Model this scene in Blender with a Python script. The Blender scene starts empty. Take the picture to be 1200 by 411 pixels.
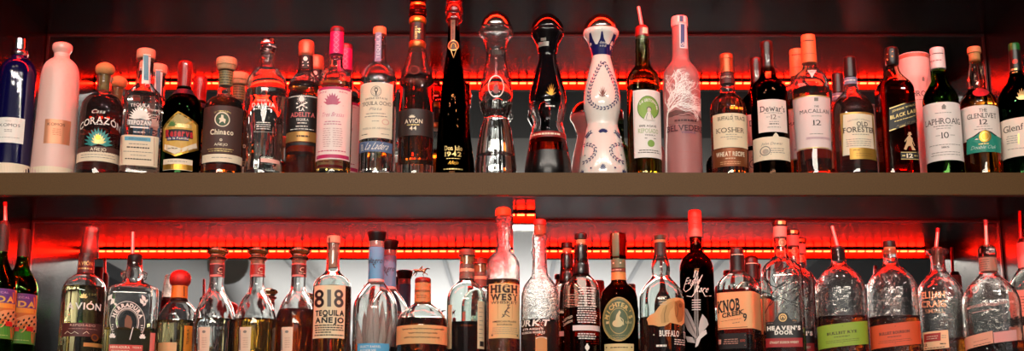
import bpy, bmesh, math, random
from math import sin, cos, tan, atan, atan2, pi, radians
from mathutils import Vector
random.seed(7)
SC = bpy.context.scene
COL = SC.collection
# ------------------------------------------------------------------ camera geometry (metres)
FPX, TH, HC = 1558.0, radians(13.0545), 1.5
SHELF_F, BACK = 2.6, 2.995
Z_TOP, Z_LIP, Z_UND = HC + .609, HC + .563, HC + .589
Z_CEIL, Z_CLIP = HC + 1.038, HC + 1.0138
Z_LOW = HC + .22
XC, XW = .009, 1.1107

def zat(v, Y): return HC + Y * tan(TH + atan((205.5 - v) / FPX))
def axial(Y, z): return Y * cos(TH) + (z - HC) * sin(TH)
def xat(u, v, Y): return (u - 600) / FPX * axial(Y, zat(v, Y))

# ------------------------------------------------------------------ materials
def lin(c):
    c /= 255.0
    return c / 12.92 if c <= .04045 else ((c + .055) / 1.055) ** 2.4
def rgb(h):
    return (lin(int(h[0:2], 16)), lin(int(h[2:4], 16)), lin(int(h[4:6], 16)), 1)
_mats = {}
def pm(h, rough=.5, metal=0., coat=0., spec=.5, emit=0., bump=0., bscale=300., var=0.):
    key = (h, rough, metal, coat, spec, emit, bump, bscale, var)
    if key in _mats: return _mats[key]
    m = bpy.data.materials.new('surface_' + h); m.use_nodes = True
    nt = m.node_tree; p = nt.nodes['Principled BSDF']
    p.inputs['Base Color'].default_value = rgb(h)
    p.inputs['Roughness'].default_value = rough
    p.inputs['Metallic'].default_value = metal
    p.inputs['Coat Weight'].default_value = coat
    p.inputs['Coat Roughness'].default_value = .05
    p.inputs['Specular IOR Level'].default_value = spec
    if emit:
        p.inputs['Emission Color'].default_value = rgb(h); p.inputs['Emission Strength'].default_value = emit
    if bump or var:
        tc = nt.nodes.new('ShaderNodeTexCoord'); nz = nt.nodes.new('ShaderNodeTexNoise')
        nz.inputs['Scale'].default_value = bscale; nz.inputs['Detail'].default_value = 4
        nt.links.new(tc.outputs['Object'], nz.inputs['Vector'])
        if bump:
            b = nt.nodes.new('ShaderNodeBump'); b.inputs['Strength'].default_value = bump
            b.inputs['Distance'].default_value = .002
            nt.links.new(nz.outputs['Fac'], b.inputs['Height']); nt.links.new(b.outputs['Normal'], p.inputs['Normal'])
        if var:
            r = nt.nodes.new('ShaderNodeValToRGB'); c = rgb(h)
            r.color_ramp.elements[0].position = .3; r.color_ramp.elements[1].position = .7
            r.color_ramp.elements[0].color = tuple(x * (1 - var) for x in c[:3]) + (1,)
            r.color_ramp.elements[1].color = tuple(min(1, x * (1 + var)) for x in c[:3]) + (1,)
            nt.links.new(nz.outputs['Fac'], r.inputs['Fac']); nt.links.new(r.outputs['Color'], p.inputs['Base Color'])
    _mats[key] = m
    return m
def glass(col=(.97, .98, .97), ior=1.45, rough=0., bump=0., bscale=60., glow_film=0.):
    key = ('g', col, ior, rough, bump, bscale, glow_film)
    if key in _mats: return _mats[key]
    m = bpy.data.materials.new('glass'); m.use_nodes = True
    nt = m.node_tree; nt.nodes.remove(nt.nodes['Principled BSDF'])
    g = nt.nodes.new('ShaderNodeBsdfGlass'); g.inputs['Color'].default_value = (*col, 1)
    g.inputs['IOR'].default_value = ior; g.inputs['Roughness'].default_value = rough
    if bump:
        tc = nt.nodes.new('ShaderNodeTexCoord'); nz = nt.nodes.new('ShaderNodeTexNoise')
        nz.inputs['Scale'].default_value = bscale
        b = nt.nodes.new('ShaderNodeBump'); b.inputs['Strength'].default_value = bump; b.inputs['Distance'].default_value = .003
        nt.links.new(tc.outputs['Object'], nz.inputs['Vector'])
        nt.links.new(nz.outputs['Fac'], b.inputs['Height']); nt.links.new(b.outputs['Normal'], g.inputs['Normal'])
    if glow_film:                                  # diffuse film added so the glass picks up the red LED glow
        d = nt.nodes.new('ShaderNodeBsdfDiffuse'); d.inputs['Color'].default_value = (.85, .85, .85, 1)
        x = nt.nodes.new('ShaderNodeMixShader'); x.inputs['Fac'].default_value = glow_film
        nt.links.new(g.outputs[0], x.inputs[1]); nt.links.new(d.outputs[0], x.inputs[2]); g = x
    nt.links.new(g.outputs[0], nt.nodes['Material Output'].inputs['Surface'])
    _mats[key] = m
    return m
def liquid(col): return glass(col, ior=.94)
def frosted(h, trans=.5, rough=.4):
    key = ('f', h, trans, rough)
    if key in _mats: return _mats[key]
    m = bpy.data.materials.new('frosted_glass'); m.use_nodes = True
    p = m.node_tree.nodes['Principled BSDF']
    p.inputs['Base Color'].default_value = rgb(h); p.inputs['Roughness'].default_value = rough
    p.inputs['Transmission Weight'].default_value = trans; p.inputs['IOR'].default_value = 1.3
    _mats[key] = m
    return m
def tinted_gradient(z0, z1):                 # black lacquer that ends in clear crystal (pigment on the bottle itself)
    m = bpy.data.materials.new('lacquer_to_crystal'); m.use_nodes = True
    nt = m.node_tree; p = nt.nodes['Principled BSDF']
    p.inputs['Base Color'].default_value = (.004, .003, .004, 1); p.inputs['Roughness'].default_value = .05
    g = nt.nodes.new('ShaderNodeBsdfGlass'); g.inputs['Roughness'].default_value = 0; g.inputs['IOR'].default_value = 1.45
    tc = nt.nodes.new('ShaderNodeTexCoord'); sx = nt.nodes.new('ShaderNodeSeparateXYZ')
    mr = nt.nodes.new('ShaderNodeMapRange'); mr.inputs['From Min'].default_value = z0; mr.inputs['From Max'].default_value = z1
    mx = nt.nodes.new('ShaderNodeMixShader')
    nt.links.new(tc.outputs['Object'], sx.inputs[0]); nt.links.new(sx.outputs['Z'], mr.inputs['Value'])
    nt.links.new(mr.outputs[0], mx.inputs['Fac']); nt.links.new(g.outputs[0], mx.inputs[1]); nt.links.new(p.outputs[0], mx.inputs[2])
    nt.links.new(mx.outputs[0], nt.nodes['Material Output'].inputs['Surface'])
    return m

CLEAR = glass(glow_film=.009)
FLINT = glass((.93, .96, .94), glow_film=.008)
GREEN = glass((.24, .58, .16))
DKGREEN = glass((.08, .28, .09))
OLIVE = glass((.55, .62, .40))
SMOKE = glass((.30, .16, .10))
HAMMER = glass((.97, .97, .96), bump=.35, bscale=220., glow_film=.015)
RIPPLE = glass((.97, .97, .96), bump=.28, bscale=90., glow_film=.009)
L_SILVER = liquid((.985, .985, .97))
L_PALE = liquid((.96, .88, .62))
L_GOLD = liquid((.92, .66, .22))
L_AMBER = liquid((.86, .44, .13))
L_DARK = liquid((.66, .22, .05))
L_RED = liquid((.62, .10, .03))
L_BLACK = liquid((.10, .03, .015))
WHITE = pm('f4ede4', .5); CREAM = pm('efdcc0', .55); PINKP = pm('f3dcd6', .55); TAN = pm('dfb27c', .6)
BLACK = pm('0c0a0a', .4); INK = pm('2a1c1a', .6); BROWNP = pm('3c2620', .6); GOLD = pm('c9963c', .3, .8)
PALEGOLD = pm('d8bd7a', .35, .5); COPPER = pm('c9703c', .3, .75); SILVER = pm('d8d8d8', .18, 1.)
CORK = pm('c98a52', .75, bump=.3, bscale=500., var=.15); BLKCAP = pm('131112', .35); REDCAP = pm('a01c18', .3)
GREYP = pm('8d847c', .6); REDINK = pm('a02a30', .5)

# ------------------------------------------------------------------ mesh helpers
def link(name, bm, mat, parent=None, smooth=True):
    me = bpy.data.meshes.new(name); bm.normal_update(); bm.to_mesh(me); bm.free()
    if smooth:
        me.shade_smooth(); me.set_sharp_from_angle(angle=radians(38))
    me.materials.append(mat)
    o = bpy.data.objects.new(name, me); COL.objects.link(o)
    if parent: o.parent = parent
    return o
def tag(o, label, cat, group=None):
    o['label'] = label; o['category'] = cat
    if group: o['group'] = group
    return o
def structure(o): o['kind'] = 'structure'; return o
def box(bm, x0, x1, y0, y1, z0, z1):
    v = [bm.verts.new(p) for p in ((x0,y0,z0),(x1,y0,z0),(x1,y1,z0),(x0,y1,z0),(x0,y0,z1),(x1,y0,z1),(x1,y1,z1),(x0,y1,z1))]
    for f in ((0,3,2,1),(4,5,6,7),(0,1,5,4),(1,2,6,5),(2,3,7,6),(3,0,4,7)): bm.faces.new([v[i] for i in f])
def boxo(name, mat, d, parent=None, bevel=0.):
    bm = bmesh.new(); box(bm, *d)
    if bevel: bmesh.ops.bevel(bm, geom=bm.edges[:], offset=bevel, segments=2, affect='EDGES')
    return link(name, bm, mat, parent)
def tube(bm, pts, rads, n=12, caps=True):
    prev = None
    for i, (p, r) in enumerate(zip(pts, rads)):
        p = Vector(p); d = (Vector(pts[min(i + 1, len(pts) - 1)]) - Vector(pts[max(i - 1, 0)])).normalized()
        a = d.cross(Vector((0, 1, 0)));
        if a.length < .1: a = d.cross(Vector((1, 0, 0)))
        a.normalize(); b = d.cross(a)
        ring = [bm.verts.new(p + a * (r * cos(2*pi*k/n)) + b * (r * sin(2*pi*k/n))) for k in range(n)]
        if prev:
            for k in range(n): bm.faces.new((prev[k], prev[(k+1) % n], ring[(k+1) % n], ring[k]))
        elif caps: bm.faces.new(ring[::-1])
        prev = ring
    if caps: bm.faces.new(prev)
    bmesh.ops.recalc_face_normals(bm, faces=bm.faces[:])
def chaikin(p, it=2):
    for _ in range(it):
        q = [p[0]]
        for i in range(len(p) - 1):
            a, b = p[i], p[i+1]
            l = lambda t: (a[0] + (b[0]-a[0])*t, a[1] + (b[1]-a[1])*t, 0)
            if i > 0:
                if a[2]: q.append(a)
                q.append(l(.25))
            if i < len(p) - 2: q.append(l(.75))
        q.append(p[-1]); p = q
    return p

# ------------------------------------------------------------------ glyphs (built-in font, flat outlines)
_gl = {}
def glyph(ch, bold):
    k = (ch, bold)
    if k in _gl: return _gl[k]
    c = bpy.data.curves.new('glyph', 'FONT'); c.body = ch; c.size = 1; c.offset = bold; c.resolution_u = 3
    o = bpy.data.objects.new('glyph', c); COL.objects.link(o)
    dg = bpy.context.evaluated_depsgraph_get(); dg.update()
    me = bpy.data.meshes.new_from_object(o.evaluated_get(dg))
    vs = [(v.co.x, v.co.y) for v in me.vertices]; fs = [tuple(p.vertices) for p in me.polygons]
    COL.objects.unlink(o); bpy.data.objects.remove(o); bpy.data.curves.remove(c); bpy.data.meshes.remove(me)
    xs = [v[0] for v in vs] or [0, .3]
    _gl[k] = (vs, fs, min(xs), max(xs))
    return _gl[k]
CAP = max(v[1] for v in glyph('H', 0)[0])
SER = dict(A='bl br', B='TL BL', D='TL BL', E='TL BL', F='TL bl', H='tl bl tr br', I='tc bc', K='tl bl tr br', L='tl BL',
           M='tl bl tr br', N='tl bl tr', P='TL bl', R='TL bl br', T='bc', U='tl tr', V='tl tr', W='tl tr', X='tl bl tr br', Y='tl tr bc',
           h='bl br', i='bc', l='bc', n='bl br', f='bl', d='br', r='bl', w='tl tr')
SER['1'] = 'bc'
def layout(txt, bold=0., serif=0, gap=.1):
    V, Fc, x = [], [], 0.
    for ch in txt:
        if ch == ' ': x += .3; continue
        vs, fs, a, b = glyph(ch, bold); n = len(V)
        V += [((vx - a + x) / CAP, vy / CAP) for vx, vy in vs]; Fc += [tuple(i + n for i in f) for f in fs]
        if serif:
            w = b - a; st = .09 + bold
            for s in SER.get(ch, '').split():
                top = s[0] in 'tT'
                cx = x + (st/2 if s[1] in 'lL' else w - st/2 if s[1] in 'rR' else w/2)
                hw = .12 + bold * .8; th = .045 + bold * .5
                x0, x1 = cx - hw, cx + hw
                if s[0] in 'TB': x1 = cx
                y0 = (CAP - th) if top else 0
                if ch.islower() and top: y0 = .5
                k = len(V); V += [(x0/CAP, y0/CAP), (x1/CAP, y0/CAP), (x1/CAP, (y0+th)/CAP), (x0/CAP, (y0+th)/CAP)]; Fc.append((k, k+1, k+2, k+3))
        x += (b - a) + gap
    return V, Fc, (x - gap) / CAP

# ------------------------------------------------------------------ bottles
GROUP = {'up': 'liquor bottles on the upper shelf', 'lo': 'liquor bottles on the lower shelf'}
class Bottle:
    def __init__(s, name, label, cat, uv, prof, mat=CLEAR, shelf='up', Y=2.67, sect=None, rot=0., flute=None,
                 level=None, liq=None, wall=.0028, base=.010, solid=False, body='glass_body', group=True, front=0):
        s.Y = Y; s.zs = Z_TOP if shelf == 'up' else Z_LOW
        s.X = xat(uv[0], uv[1], Y); s.rot = radians(rot); s.sect = sect; s.flute = flute
        s.root = bpy.data.objects.new(name, None); COL.objects.link(s.root)
        s.root.empty_display_size = .02
        s.root.location = (s.X, Y, s.zs + .0004); s.root.rotation_euler = (0, 0, -atan2(s.X, Y))
        tag(s.root, label, cat, GROUP[shelf] if group else None)
        s.over = []; s.acc = {}; s.cache = {}; s.cur = None; s.lev = 1
        p = [(s.zc(q[0]) if q[0] >= front else s.zfr(q[0], q[1]), s.mr(q[1], q[0]), q[2] if len(q) > 2 else 0) for q in prof]
        r = p[-1][1]
        p += [(.006, r, 0), (.0, r * .985, 1), (0., r * .9, 0)]
        s.prof = [(z, max(r, .0008)) for z, r, _ in chaikin(p)]
        s.prof = [(z, r) for z, r in s.prof if z > -.001]
        ztop = s.prof[0][0]
        bm = bmesh.new(); s.rings(bm, s.prof)
        lv = None
        if not solid:
            lv = s.zc(level) if level else base
            inner = [(z, max(r - min(wall, r * .3), .001)) for z, r in s.prof if lv + .0006 < z < ztop - .002]
            ri = max(s.rad(lv) - wall, .001)
            inner += [(lv + .0004, ri)]
            if len(inner) > 2: s.rings(bm, inner, flip=True)
        s.body = link(body, bm, mat, s.root)
        if liq and level:
            lp = [(lv, max(s.rad(lv) - wall, .001))] + [(z, max(r - min(wall, r*.3), .001)) for z, r in s.prof if base + .004 < z < lv - .0004]
            rb = s.rad(base + .004) - wall
            lp += [(base + .003, rb), (base, rb * .93)]
            b2 = bmesh.new(); s.rings(b2, lp); s.liq = link('liquid', b2, liq, s.root)
    # --- pixel helpers
    def zc(s, v): return zat(v, s.Y) - s.zs
    def zfr(s, v, rp): return zat(v, s.Y - .9 * s.mr(rp, v)) - s.zs     # an edge seen on the camera side
    def mr(s, p, v): return p * axial(s.Y, zat(v, s.Y)) / FPX
    def au(s, v): return 600 + FPX * s.X / axial(s.Y, zat(v, s.Y))
    def rad(s, z):
        P = s.prof
        if z >= P[0][0]: return P[0][1]
        for i in range(len(P) - 1):
            a, b = P[i], P[i+1]
            if b[0] <= z <= a[0]:
                return a[1] if a[0] - b[0] < 1e-7 else b[1] + (a[1] - b[1]) * (z - b[0]) / (a[0] - b[0])
        return P[-1][1]
    def rout(s, z):
        r = s.rad(z)
        for P in s.over:
            if P[-1][0] <= z <= P[0][0]:
                for i in range(len(P) - 1):
                    a, b = P[i], P[i+1]
                    if b[0] <= z <= a[0]:
                        r = max(r, a[1] if a[0]-b[0] < 1e-7 else b[1] + (a[1]-b[1]) * (z-b[0]) / (a[0]-b[0])); break
        return r
    def zf(s, v):
        z = s.zc(v); r = s.rout(z) * (s.kk(z) if not s.rot else 1)
        return zat(v, s.Y - r) - s.zs
    def kk(s, z): return s.nk(z)[1]
    def nk(s, z):
        if not s.sect: return 2., 1.
        n, k, v0, v1 = s.sect
        t = (z - s.zc(v0)) / (s.zc(v1) - s.zc(v0)); t = min(1, max(0, t)); t = t*t*(3-2*t)
        return 2 + (n - 2) * t, 1 + (k - 1) * t
    def pt(s, t, z, r):                       # t = 0 looks to the camera
        n, k = s.nk(z); c, d = sin(t - s.rot), -cos(t - s.rot)
        x = math.copysign(abs(c) ** (2/n), c); y = math.copysign(abs(d) ** (2/n), d) * k
        if s.flute:
            amp, nf, v0, v1, tw = s.flute; z0, z1 = s.zc(v1), s.zc(v0)
            e = min(1, max(0, min(z - z0, z1 - z) / (.15 * (z1 - z0) + 1e-6)))
            q = 1 + amp * e * cos(nf * t + tw * z); x *= q; y *= q
        x *= r; y *= r
        return x * cos(s.rot) - y * sin(s.rot), x * sin(s.rot) + y * cos(s.rot)
    def rings(s, bm, P, flip=False, N=56):
        prev = None; top = None
        for z, r in P:
            ring = []
            for i in range(N):
                x, y = s.pt(2*pi*i/N, z, r); ring.append(bm.verts.new((x, y, z)))
            if prev:
                for i in range(N):
                    q = (prev[i], ring[i], ring[(i+1) % N], prev[(i+1) % N]); bm.faces.new(q[::-1] if flip else q)
            else: top = ring
            prev = ring
        bm.faces.new(top[::-1] if flip else top); bm.faces.new(prev if flip else prev[::-1])
    def line(s, z):
        k = round(z, 4)
        if k in s.cache: return s.cache[k]
        r = s.rout(k); M = 120; pts = [s.pt(radians(-170 + 340 * i / M), k, r) for i in range(M + 1)]
        L = [0.]
        for i in range(M): L.append(L[-1] + math.hypot(pts[i+1][0]-pts[i][0], pts[i+1][1]-pts[i][1]))
        # arc position of x = 0 on the camera side
        m = min((i for i in range(M // 4, 3 * M // 4)), key=lambda i: abs(pts[i][0]))
        L = [l - L[m] for l in L]
        s.cache[k] = (pts, L)
        return s.cache[k]
    def s_of_x(s, x, z):
        pts, L = s.line(z); M = len(pts) - 1
        il = min(range(M + 1), key=lambda i: pts[i][0]); ir = max(range(M + 1), key=lambda i: pts[i][0])
        if x <= pts[il][0] * .995: return L[il] + (x - pts[il][0])
        if x >= pts[ir][0] * .995: return L[ir] + (x - pts[ir][0])
        for i in range(il, ir):
            if pts[i][0] <= x <= pts[i+1][0]:
                t = (x - pts[i][0]) / max(1e-9, pts[i+1][0] - pts[i][0]); return L[i] + (L[i+1]-L[i]) * t
        return x
    def surf(s, a, z, off):
        pts, L = s.line(z); M = len(pts) - 1
        lo, hi = 0, M
        if a <= L[0]: lo, hi = 0, 1
        elif a >= L[M]: lo, hi = M-1, M
        else:
            while hi - lo > 1:
                m = (lo + hi) // 2
                if L[m] <= a: lo = m
                else: hi = m
        p, q = pts[lo], pts[hi]; d = L[hi] - L[lo]; t = (a - L[lo]) / max(1e-9, d); t = min(1, max(0, t))
        nx, ny = (q[1]-p[1]) / max(1e-9, d), -(q[0]-p[0]) / max(1e-9, d)
        return (p[0] + (q[0]-p[0])*t + nx*off, p[1] + (q[1]-p[1])*t + ny*off, z)
    def uv(s, u, v):                          # photo pixel on the visible surface -> (arc, height)
        z = s.zf(v); x = (u - s.au(v)) * axial(s.Y - s.rout(z) * .8, z + s.zs) / FPX
        return s.s_of_x(x, z), z
    # --- parts
    def lathe(s, name, prof, mat, sharp=False, label=None, inner=False, du=0.):
        p = [(s.zfr(q[0], q[1]), s.mr(q[1], q[0]), q[2] if len(q) > 2 else (1 if sharp else 0)) for q in prof]
        P = [(z, max(r, .0006)) for z, r, _ in chaikin(p, 2)]
        bm = bmesh.new(); N = 36; prev = None; dx = s.mr(du, prof[0][0])
        for i, (z, r) in enumerate(P):
            ring = [bm.verts.new((r*sin(2*pi*k/N) + dx, -r*cos(2*pi*k/N), z)) for k in range(N)]
            if prev:
                for k in range(N): bm.faces.new((prev[k], ring[k], ring[(k+1) % N], prev[(k+1) % N]))
            else: bm.faces.new(ring)
            prev = ring
        bm.faces.new(prev[::-1])
        o = link(name, bm, mat, s.root)
        if label: o['label'] = label
        if not inner: s.over.append(P); s.cache = {}
        return o
    def band(s, name, v0, v1, mat, grow=.35, label=None):          # thin sleeve that follows the neck or body
        z0, z1 = s.zf(v0), s.zf(v1); n = 8
        P = [(z0 + (z1-z0)*i/n, s.rout(z0 + (z1-z0)*i/n) + grow*.001) for i in range(n + 1)]
        bm = bmesh.new(); s.rings(bm, P); o = link(name, bm, mat, s.root)
        s.over.append(P); s.cache = {}; s.cur = o; s.lev = 1
        if label: o['label'] = label
        return o
    def patch(s, name, u0, u1, v0, v1, mat, lev=1, label=None, tilt=0., parent=None, nx=22, nz=8):
        vm = (v0 + v1) / 2; a0, _ = s.uv(u0, vm); a1, _ = s.uv(u1, vm); z0, z1 = s.zf(v0), s.zf(v1)
        bm = bmesh.new(); g = []
        for j in range(nz + 1):
            row = []
            for i in range(nx + 1):
                a = a0 + (a1-a0)*i/nx; z = z0 + (z1-z0)*j/nz + tilt * (a - (a0+a1)/2)
                row.append(bm.verts.new(s.surf(a, z, lev * .0004)))
            g.append(row)
        for j in range(nz):
            for i in range(nx): bm.faces.new((g[j][i], g[j+1][i], g[j+1][i+1], g[j][i+1]))
        o = link(name, bm, mat, parent or s.root)
        s.cur = o; s.lev = lev
        if label: o['label'] = label
        return o
    def on(s, o, lev=0): s.cur = o; s.lev = lev
    def bm_(s, mat, name):
        k = (s.cur.name if s.cur else s.root.name, mat.name, name)
        if k not in s.acc: s.acc[k] = (bmesh.new(), s.cur or s.root, mat, name)
        return s.acc[k][0]
    def add(s, V, Fc, mat, name, up):
        bm = s.bm_(mat, name); off = (s.lev + up) * .0004
        vv = [bm.verts.new(s.surf(a, z, off)) for a, z in V]
        for f in Fc:
            try: bm.faces.new([vv[i] for i in f])
            except ValueError: pass
    def t(s, txt, uc, vc, w, h, mat=INK, bold=0., serif=0, arc=0., slant=0., tilt=0., turn=False, gap=.1, up=1, name='lettering'):
        V, Fc, W = layout(txt, bold, serif, gap)
        a, z = s.uv(uc, vc)
        if turn:
            hz = abs(s.zf(vc - w/2) - s.zf(vc + w/2)); ha = abs(s.uv(uc + h/2, vc)[0] - s.uv(uc - h/2, vc)[0])
            P = [(a + (.5 - y) * ha * -1, z + (x/W - .5) * hz) for x, y in V]
            P = [(a - (y - .5) * ha, z + (x/W - .5) * hz) for x, y in V]
        else:
            ww = s.uv(uc + w/2, vc)[0] - s.uv(uc - w/2, vc)[0]; hh = abs(s.zf(vc - h/2) - s.zf(vc + h/2))
            P = []
            for x, y in V:
                q = x/W - .5
                P.append((a + q*ww + slant*(y-.5)*hh, z + (y-.5)*hh - arc*hh*4*q*q + tilt*q*ww))
        s.add(P, Fc, mat, name, up)
    def poly(s, pts, mat, up=1, name='print', sub=0):
        P = [s.uv(u, v) for u, v in pts]
        bm = bmesh.new(); f = bm.faces.new([bm.verts.new((a, z, 0)) for a, z in P])
        bmesh.ops.triangulate(bm, faces=[f]); 
        if sub: bmesh.ops.subdivide_edges(bm, edges=bm.edges[:], cuts=sub, use_grid_fill=True); bmesh.ops.triangulate(bm, faces=bm.faces[:])
        bm.verts.index_update(); V = [(v.co.x, v.co.y) for v in bm.verts]
        Fc = [tuple(v.index for v in (fc.verts if fc.normal.z >= 0 else reversed(fc.verts))) for fc in bm.faces]; bm.free()
        s.add(V, Fc, mat, name, up)
    def ell(s, u, v, ru, rv, mat, rin=0., up=1, n=32, name='print', a0=0., a1=2*pi):
        V, Fc = [], []; ks = [1., .66, .33, .02] if not rin else [1., rin]
        for k in ks:
            for i in range(n + 1):
                t = a0 + (a1-a0)*i/n; V.append(s.uv(u + ru*k*cos(t), v - rv*k*sin(t)))
        m = n + 1
        for j in range(len(ks) - 1):
            for i in range(n): Fc.append((j*m+i, j*m+i+1, (j+1)*m+i+1, (j+1)*m+i))
        s.add(V, Fc, mat, name, up)
    def rect(s, u0, u1, v0, v1, mat, up=1, name='print', tilt=0.):
        n = max(2, int(abs(u1-u0)/3)); V, Fc = [], []
        for i in range(n + 1):
            u = u0 + (u1-u0)*i/n; d = tilt*(u-(u0+u1)/2)
            V += [s.uv(u, v0 - d), s.uv(u, v1 - d)]
        for i in range(n): Fc.append((2*i, 2*i+1, 2*i+3, 2*i+2))
        s.add(V, Fc, mat, name, up)
    def stroke(s, pts, w, mat, up=1, name='print', w1=None):
        V, Fc = [], []; n = len(pts); w1 = w if w1 is None else w1
        for i, (u, v) in enumerate(pts):
            a, b = pts[max(0, i-1)], pts[min(n-1, i+1)]; d = math.hypot(b[0]-a[0], b[1]-a[1]) or 1
            k = (w + (w1-w)*i/max(1, n-1)) / 2; nx, ny = -(b[1]-a[1])/d*k, (b[0]-a[0])/d*k
            V += [s.uv(u+nx, v+ny), s.uv(u-nx, v-ny)]
        for i in range(n-1): Fc.append((2*i, 2*i+2, 2*i+3, 2*i+1))
        s.add(V, Fc, mat, name, up)
    def fine(s, uc, v, w, mat=GREYP, n=1, dv=2.2, h=.7, ragged=.15, up=1, tilt=0.):    # print too small to read
        for k in range(n):
            ww = w * (1 - random.random() * ragged); u = uc - ww/2; end = uc + ww/2
            while u < end - .5:
                l = min(random.uniform(1.6, 4.2), end - u); self_v = v + k*dv - tilt*(u - uc)
                s.rect(u, u + l, self_v - h/2, self_v + h/2, mat, up, 'fine_print', tilt); u += l + .7
    def agave(s, u, v, w, h, mat, n=9, up=1, fat=.16, spread=1.25, name='emblem'):
        for i in range(n):
            t = (-1 + 2*i/(n-1)) * spread; du, dv = sin(t)*w/2, -cos(t)*h
            nx, ny = cos(t)*w*fat/2, sin(t)*w*fat/2
            s.poly([(u, v), (u+du*.5+nx, v+dv*.5+ny), (u+du, v+dv), (u+du*.5-nx, v+dv*.5-ny)], mat, up, name)
    def leaf(s, u, v, l, ang, mat, fat=.4, up=1, name='painted_pattern'):
        c, d = cos(ang)*l/2, -sin(ang)*l/2; nx, ny = -d*fat, c*fat
        s.poly([(u-c, v-d), (u+nx, v+ny), (u+c, v+d), (u-nx, v-ny)], mat, up, name)
    def spout(s, u0, v0, u1, v1, r, mat=None, tip=None):
        P = lambda u, v: (((u - s.au(v)) * axial(s.Y, zat(v, s.Y)) / FPX), 0., s.zc(v))
        a, b = Vector(P(u0, v0)), Vector(P(u1, v1)); rr = s.mr(r, v0)
        bm = bmesh.new(); e = (b - a)
        tube(bm, [a - e*.1, a, a + e*.5, b, b], [rr*1.25, rr*1.1, rr, rr*.9, rr*.5])
        o = link('pour_spout', bm, mat or SILVER, s.root)
        if tip:
            bm = bmesh.new(); tube(bm, [a + e*.8, a + e*1.02, a + e*1.03], [rr*1.15, rr*1.15, rr*.7])
            q = link('spout_cap', bm, tip, o)
        return o
    def done(s):
        for bm, par, mat, name in s.acc.values(): link(name, bm, mat, par, smooth=False)
        s.acc = {}
        return s
def again(b, u, v, Y, label):                # a second bottle of the same kind: the thing, its parts and their sub-parts
    r = b.root.copy(); COL.objects.link(r); X = xat(u, v, Y)
    r.location = (X, Y, b.zs + .0004); r.rotation_euler = (0, 0, -atan2(X, Y)); r['label'] = label
    for c in list(b.root.children):
        k = c.copy(); COL.objects.link(k); k.parent = r
        for g in list(c.children):
            q = g.copy(); COL.objects.link(q); q.parent = k
    return r
# ------------------------------------------------------------------ the bar cabinet
LAM = pm('0c0c0c', .22, spec=.28, bump=.06, bscale=900.)
BRONZE = pm('5a3d1a', .5, .05, spec=.25, bump=.05, bscale=420., var=.18)
TRIM = pm('6a6260', .3, .8)
def mirror_mat():
    m = pm('e2e4e6', .015, 1.); return m
MIR = mirror_mat()
XL, XR = XC - XW, XC + XW
# side walls, back wall and top of the bay
SIDE = pm('0b0a0b', .22, spec=.2, bump=.05, bscale=900.)
structure(boxo('wall_cabinet_left', SIDE, (XL - .03, XL, SHELF_F - .02, BACK + .05, HC - .6, Z_CEIL + .08)))
structure(boxo('wall_cabinet_right', SIDE, (XR, XR + .03, SHELF_F - .02, BACK + .05, HC - .6, Z_CEIL + .08)))
structure(boxo('wall_cabinet_back', LAM, (XL, XR, BACK + .008, BACK + .05, HC - .6, Z_CEIL + .08)))
def shelf(name, label, z_top, z_und, z_lip, x0=XL, x1=XR):
    r = bpy.data.objects.new(name, None); COL.objects.link(r); r.location = (XC, SHELF_F, z_top)
    tag(r, label, 'shelf')
    f = boxo('front_edge', BRONZE, (x0 - XC - .3, x1 - XC + .3, -.0, .018, z_lip - z_top, 0), r, .0008)
    boxo('board', LAM, (x0 - XC + .0005, x1 - XC - .0005, .018, BACK - SHELF_F - .002, z_und - z_top, -.0005), r)
    return r
top = shelf('bar_shelf', 'black laminate soffit board closing the top bay of the bar', Z_CEIL + .05, Z_CEIL, Z_CLIP)
mid = shelf('bar_shelf', 'long bronze-edged bar shelf carrying the upper row of bottles', Z_TOP, Z_UND, Z_LIP)
low = shelf('bar_shelf', 'lowest bar shelf standing under the lower row of bottles', Z_LOW, Z_LOW - .02, Z_LOW - .046)
def mirror(z0, z1, label):
    r = boxo('mirror_panel', MIR, (XL + .001, XR - .001, BACK, BACK + .0078, z0, z1 - .004))
    tag(r, label, 'mirror')
    e = boxo('edge_trim', TRIM, (XL + .002, XR - .002, BACK - .004, BACK, z1 - .0052, z1 - .0008), r)
    for x in (XL + .002, XR - .006): boxo('edge_trim', TRIM, (x, x + .004, BACK - .004, BACK, z0, z1 - .006), r)
    return r
mirror(Z_TOP + .0005, Z_CEIL, 'mirror panel behind the upper row of bottles')
mirror(Z_LOW + .0005, Z_UND, 'mirror panel behind the lower row of bottles')
# mirror-faced post under the middle of the shelf
px0, px1 = xat(601.3, 270, 2.759), xat(627.5, 270, 2.759)
post = boxo('support_post', LAM, (px0, px1, 2.762, BACK - .006, Z_LOW + .0005, Z_UND - .0005))
tag(post, 'narrow mirror-faced post holding up the middle of the shelf', 'post')
boxo('mirror_face', MIR, (px0, px1, 2.759, 2.7618, Z_LOW + .0005, Z_UND - .0008), post)
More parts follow.
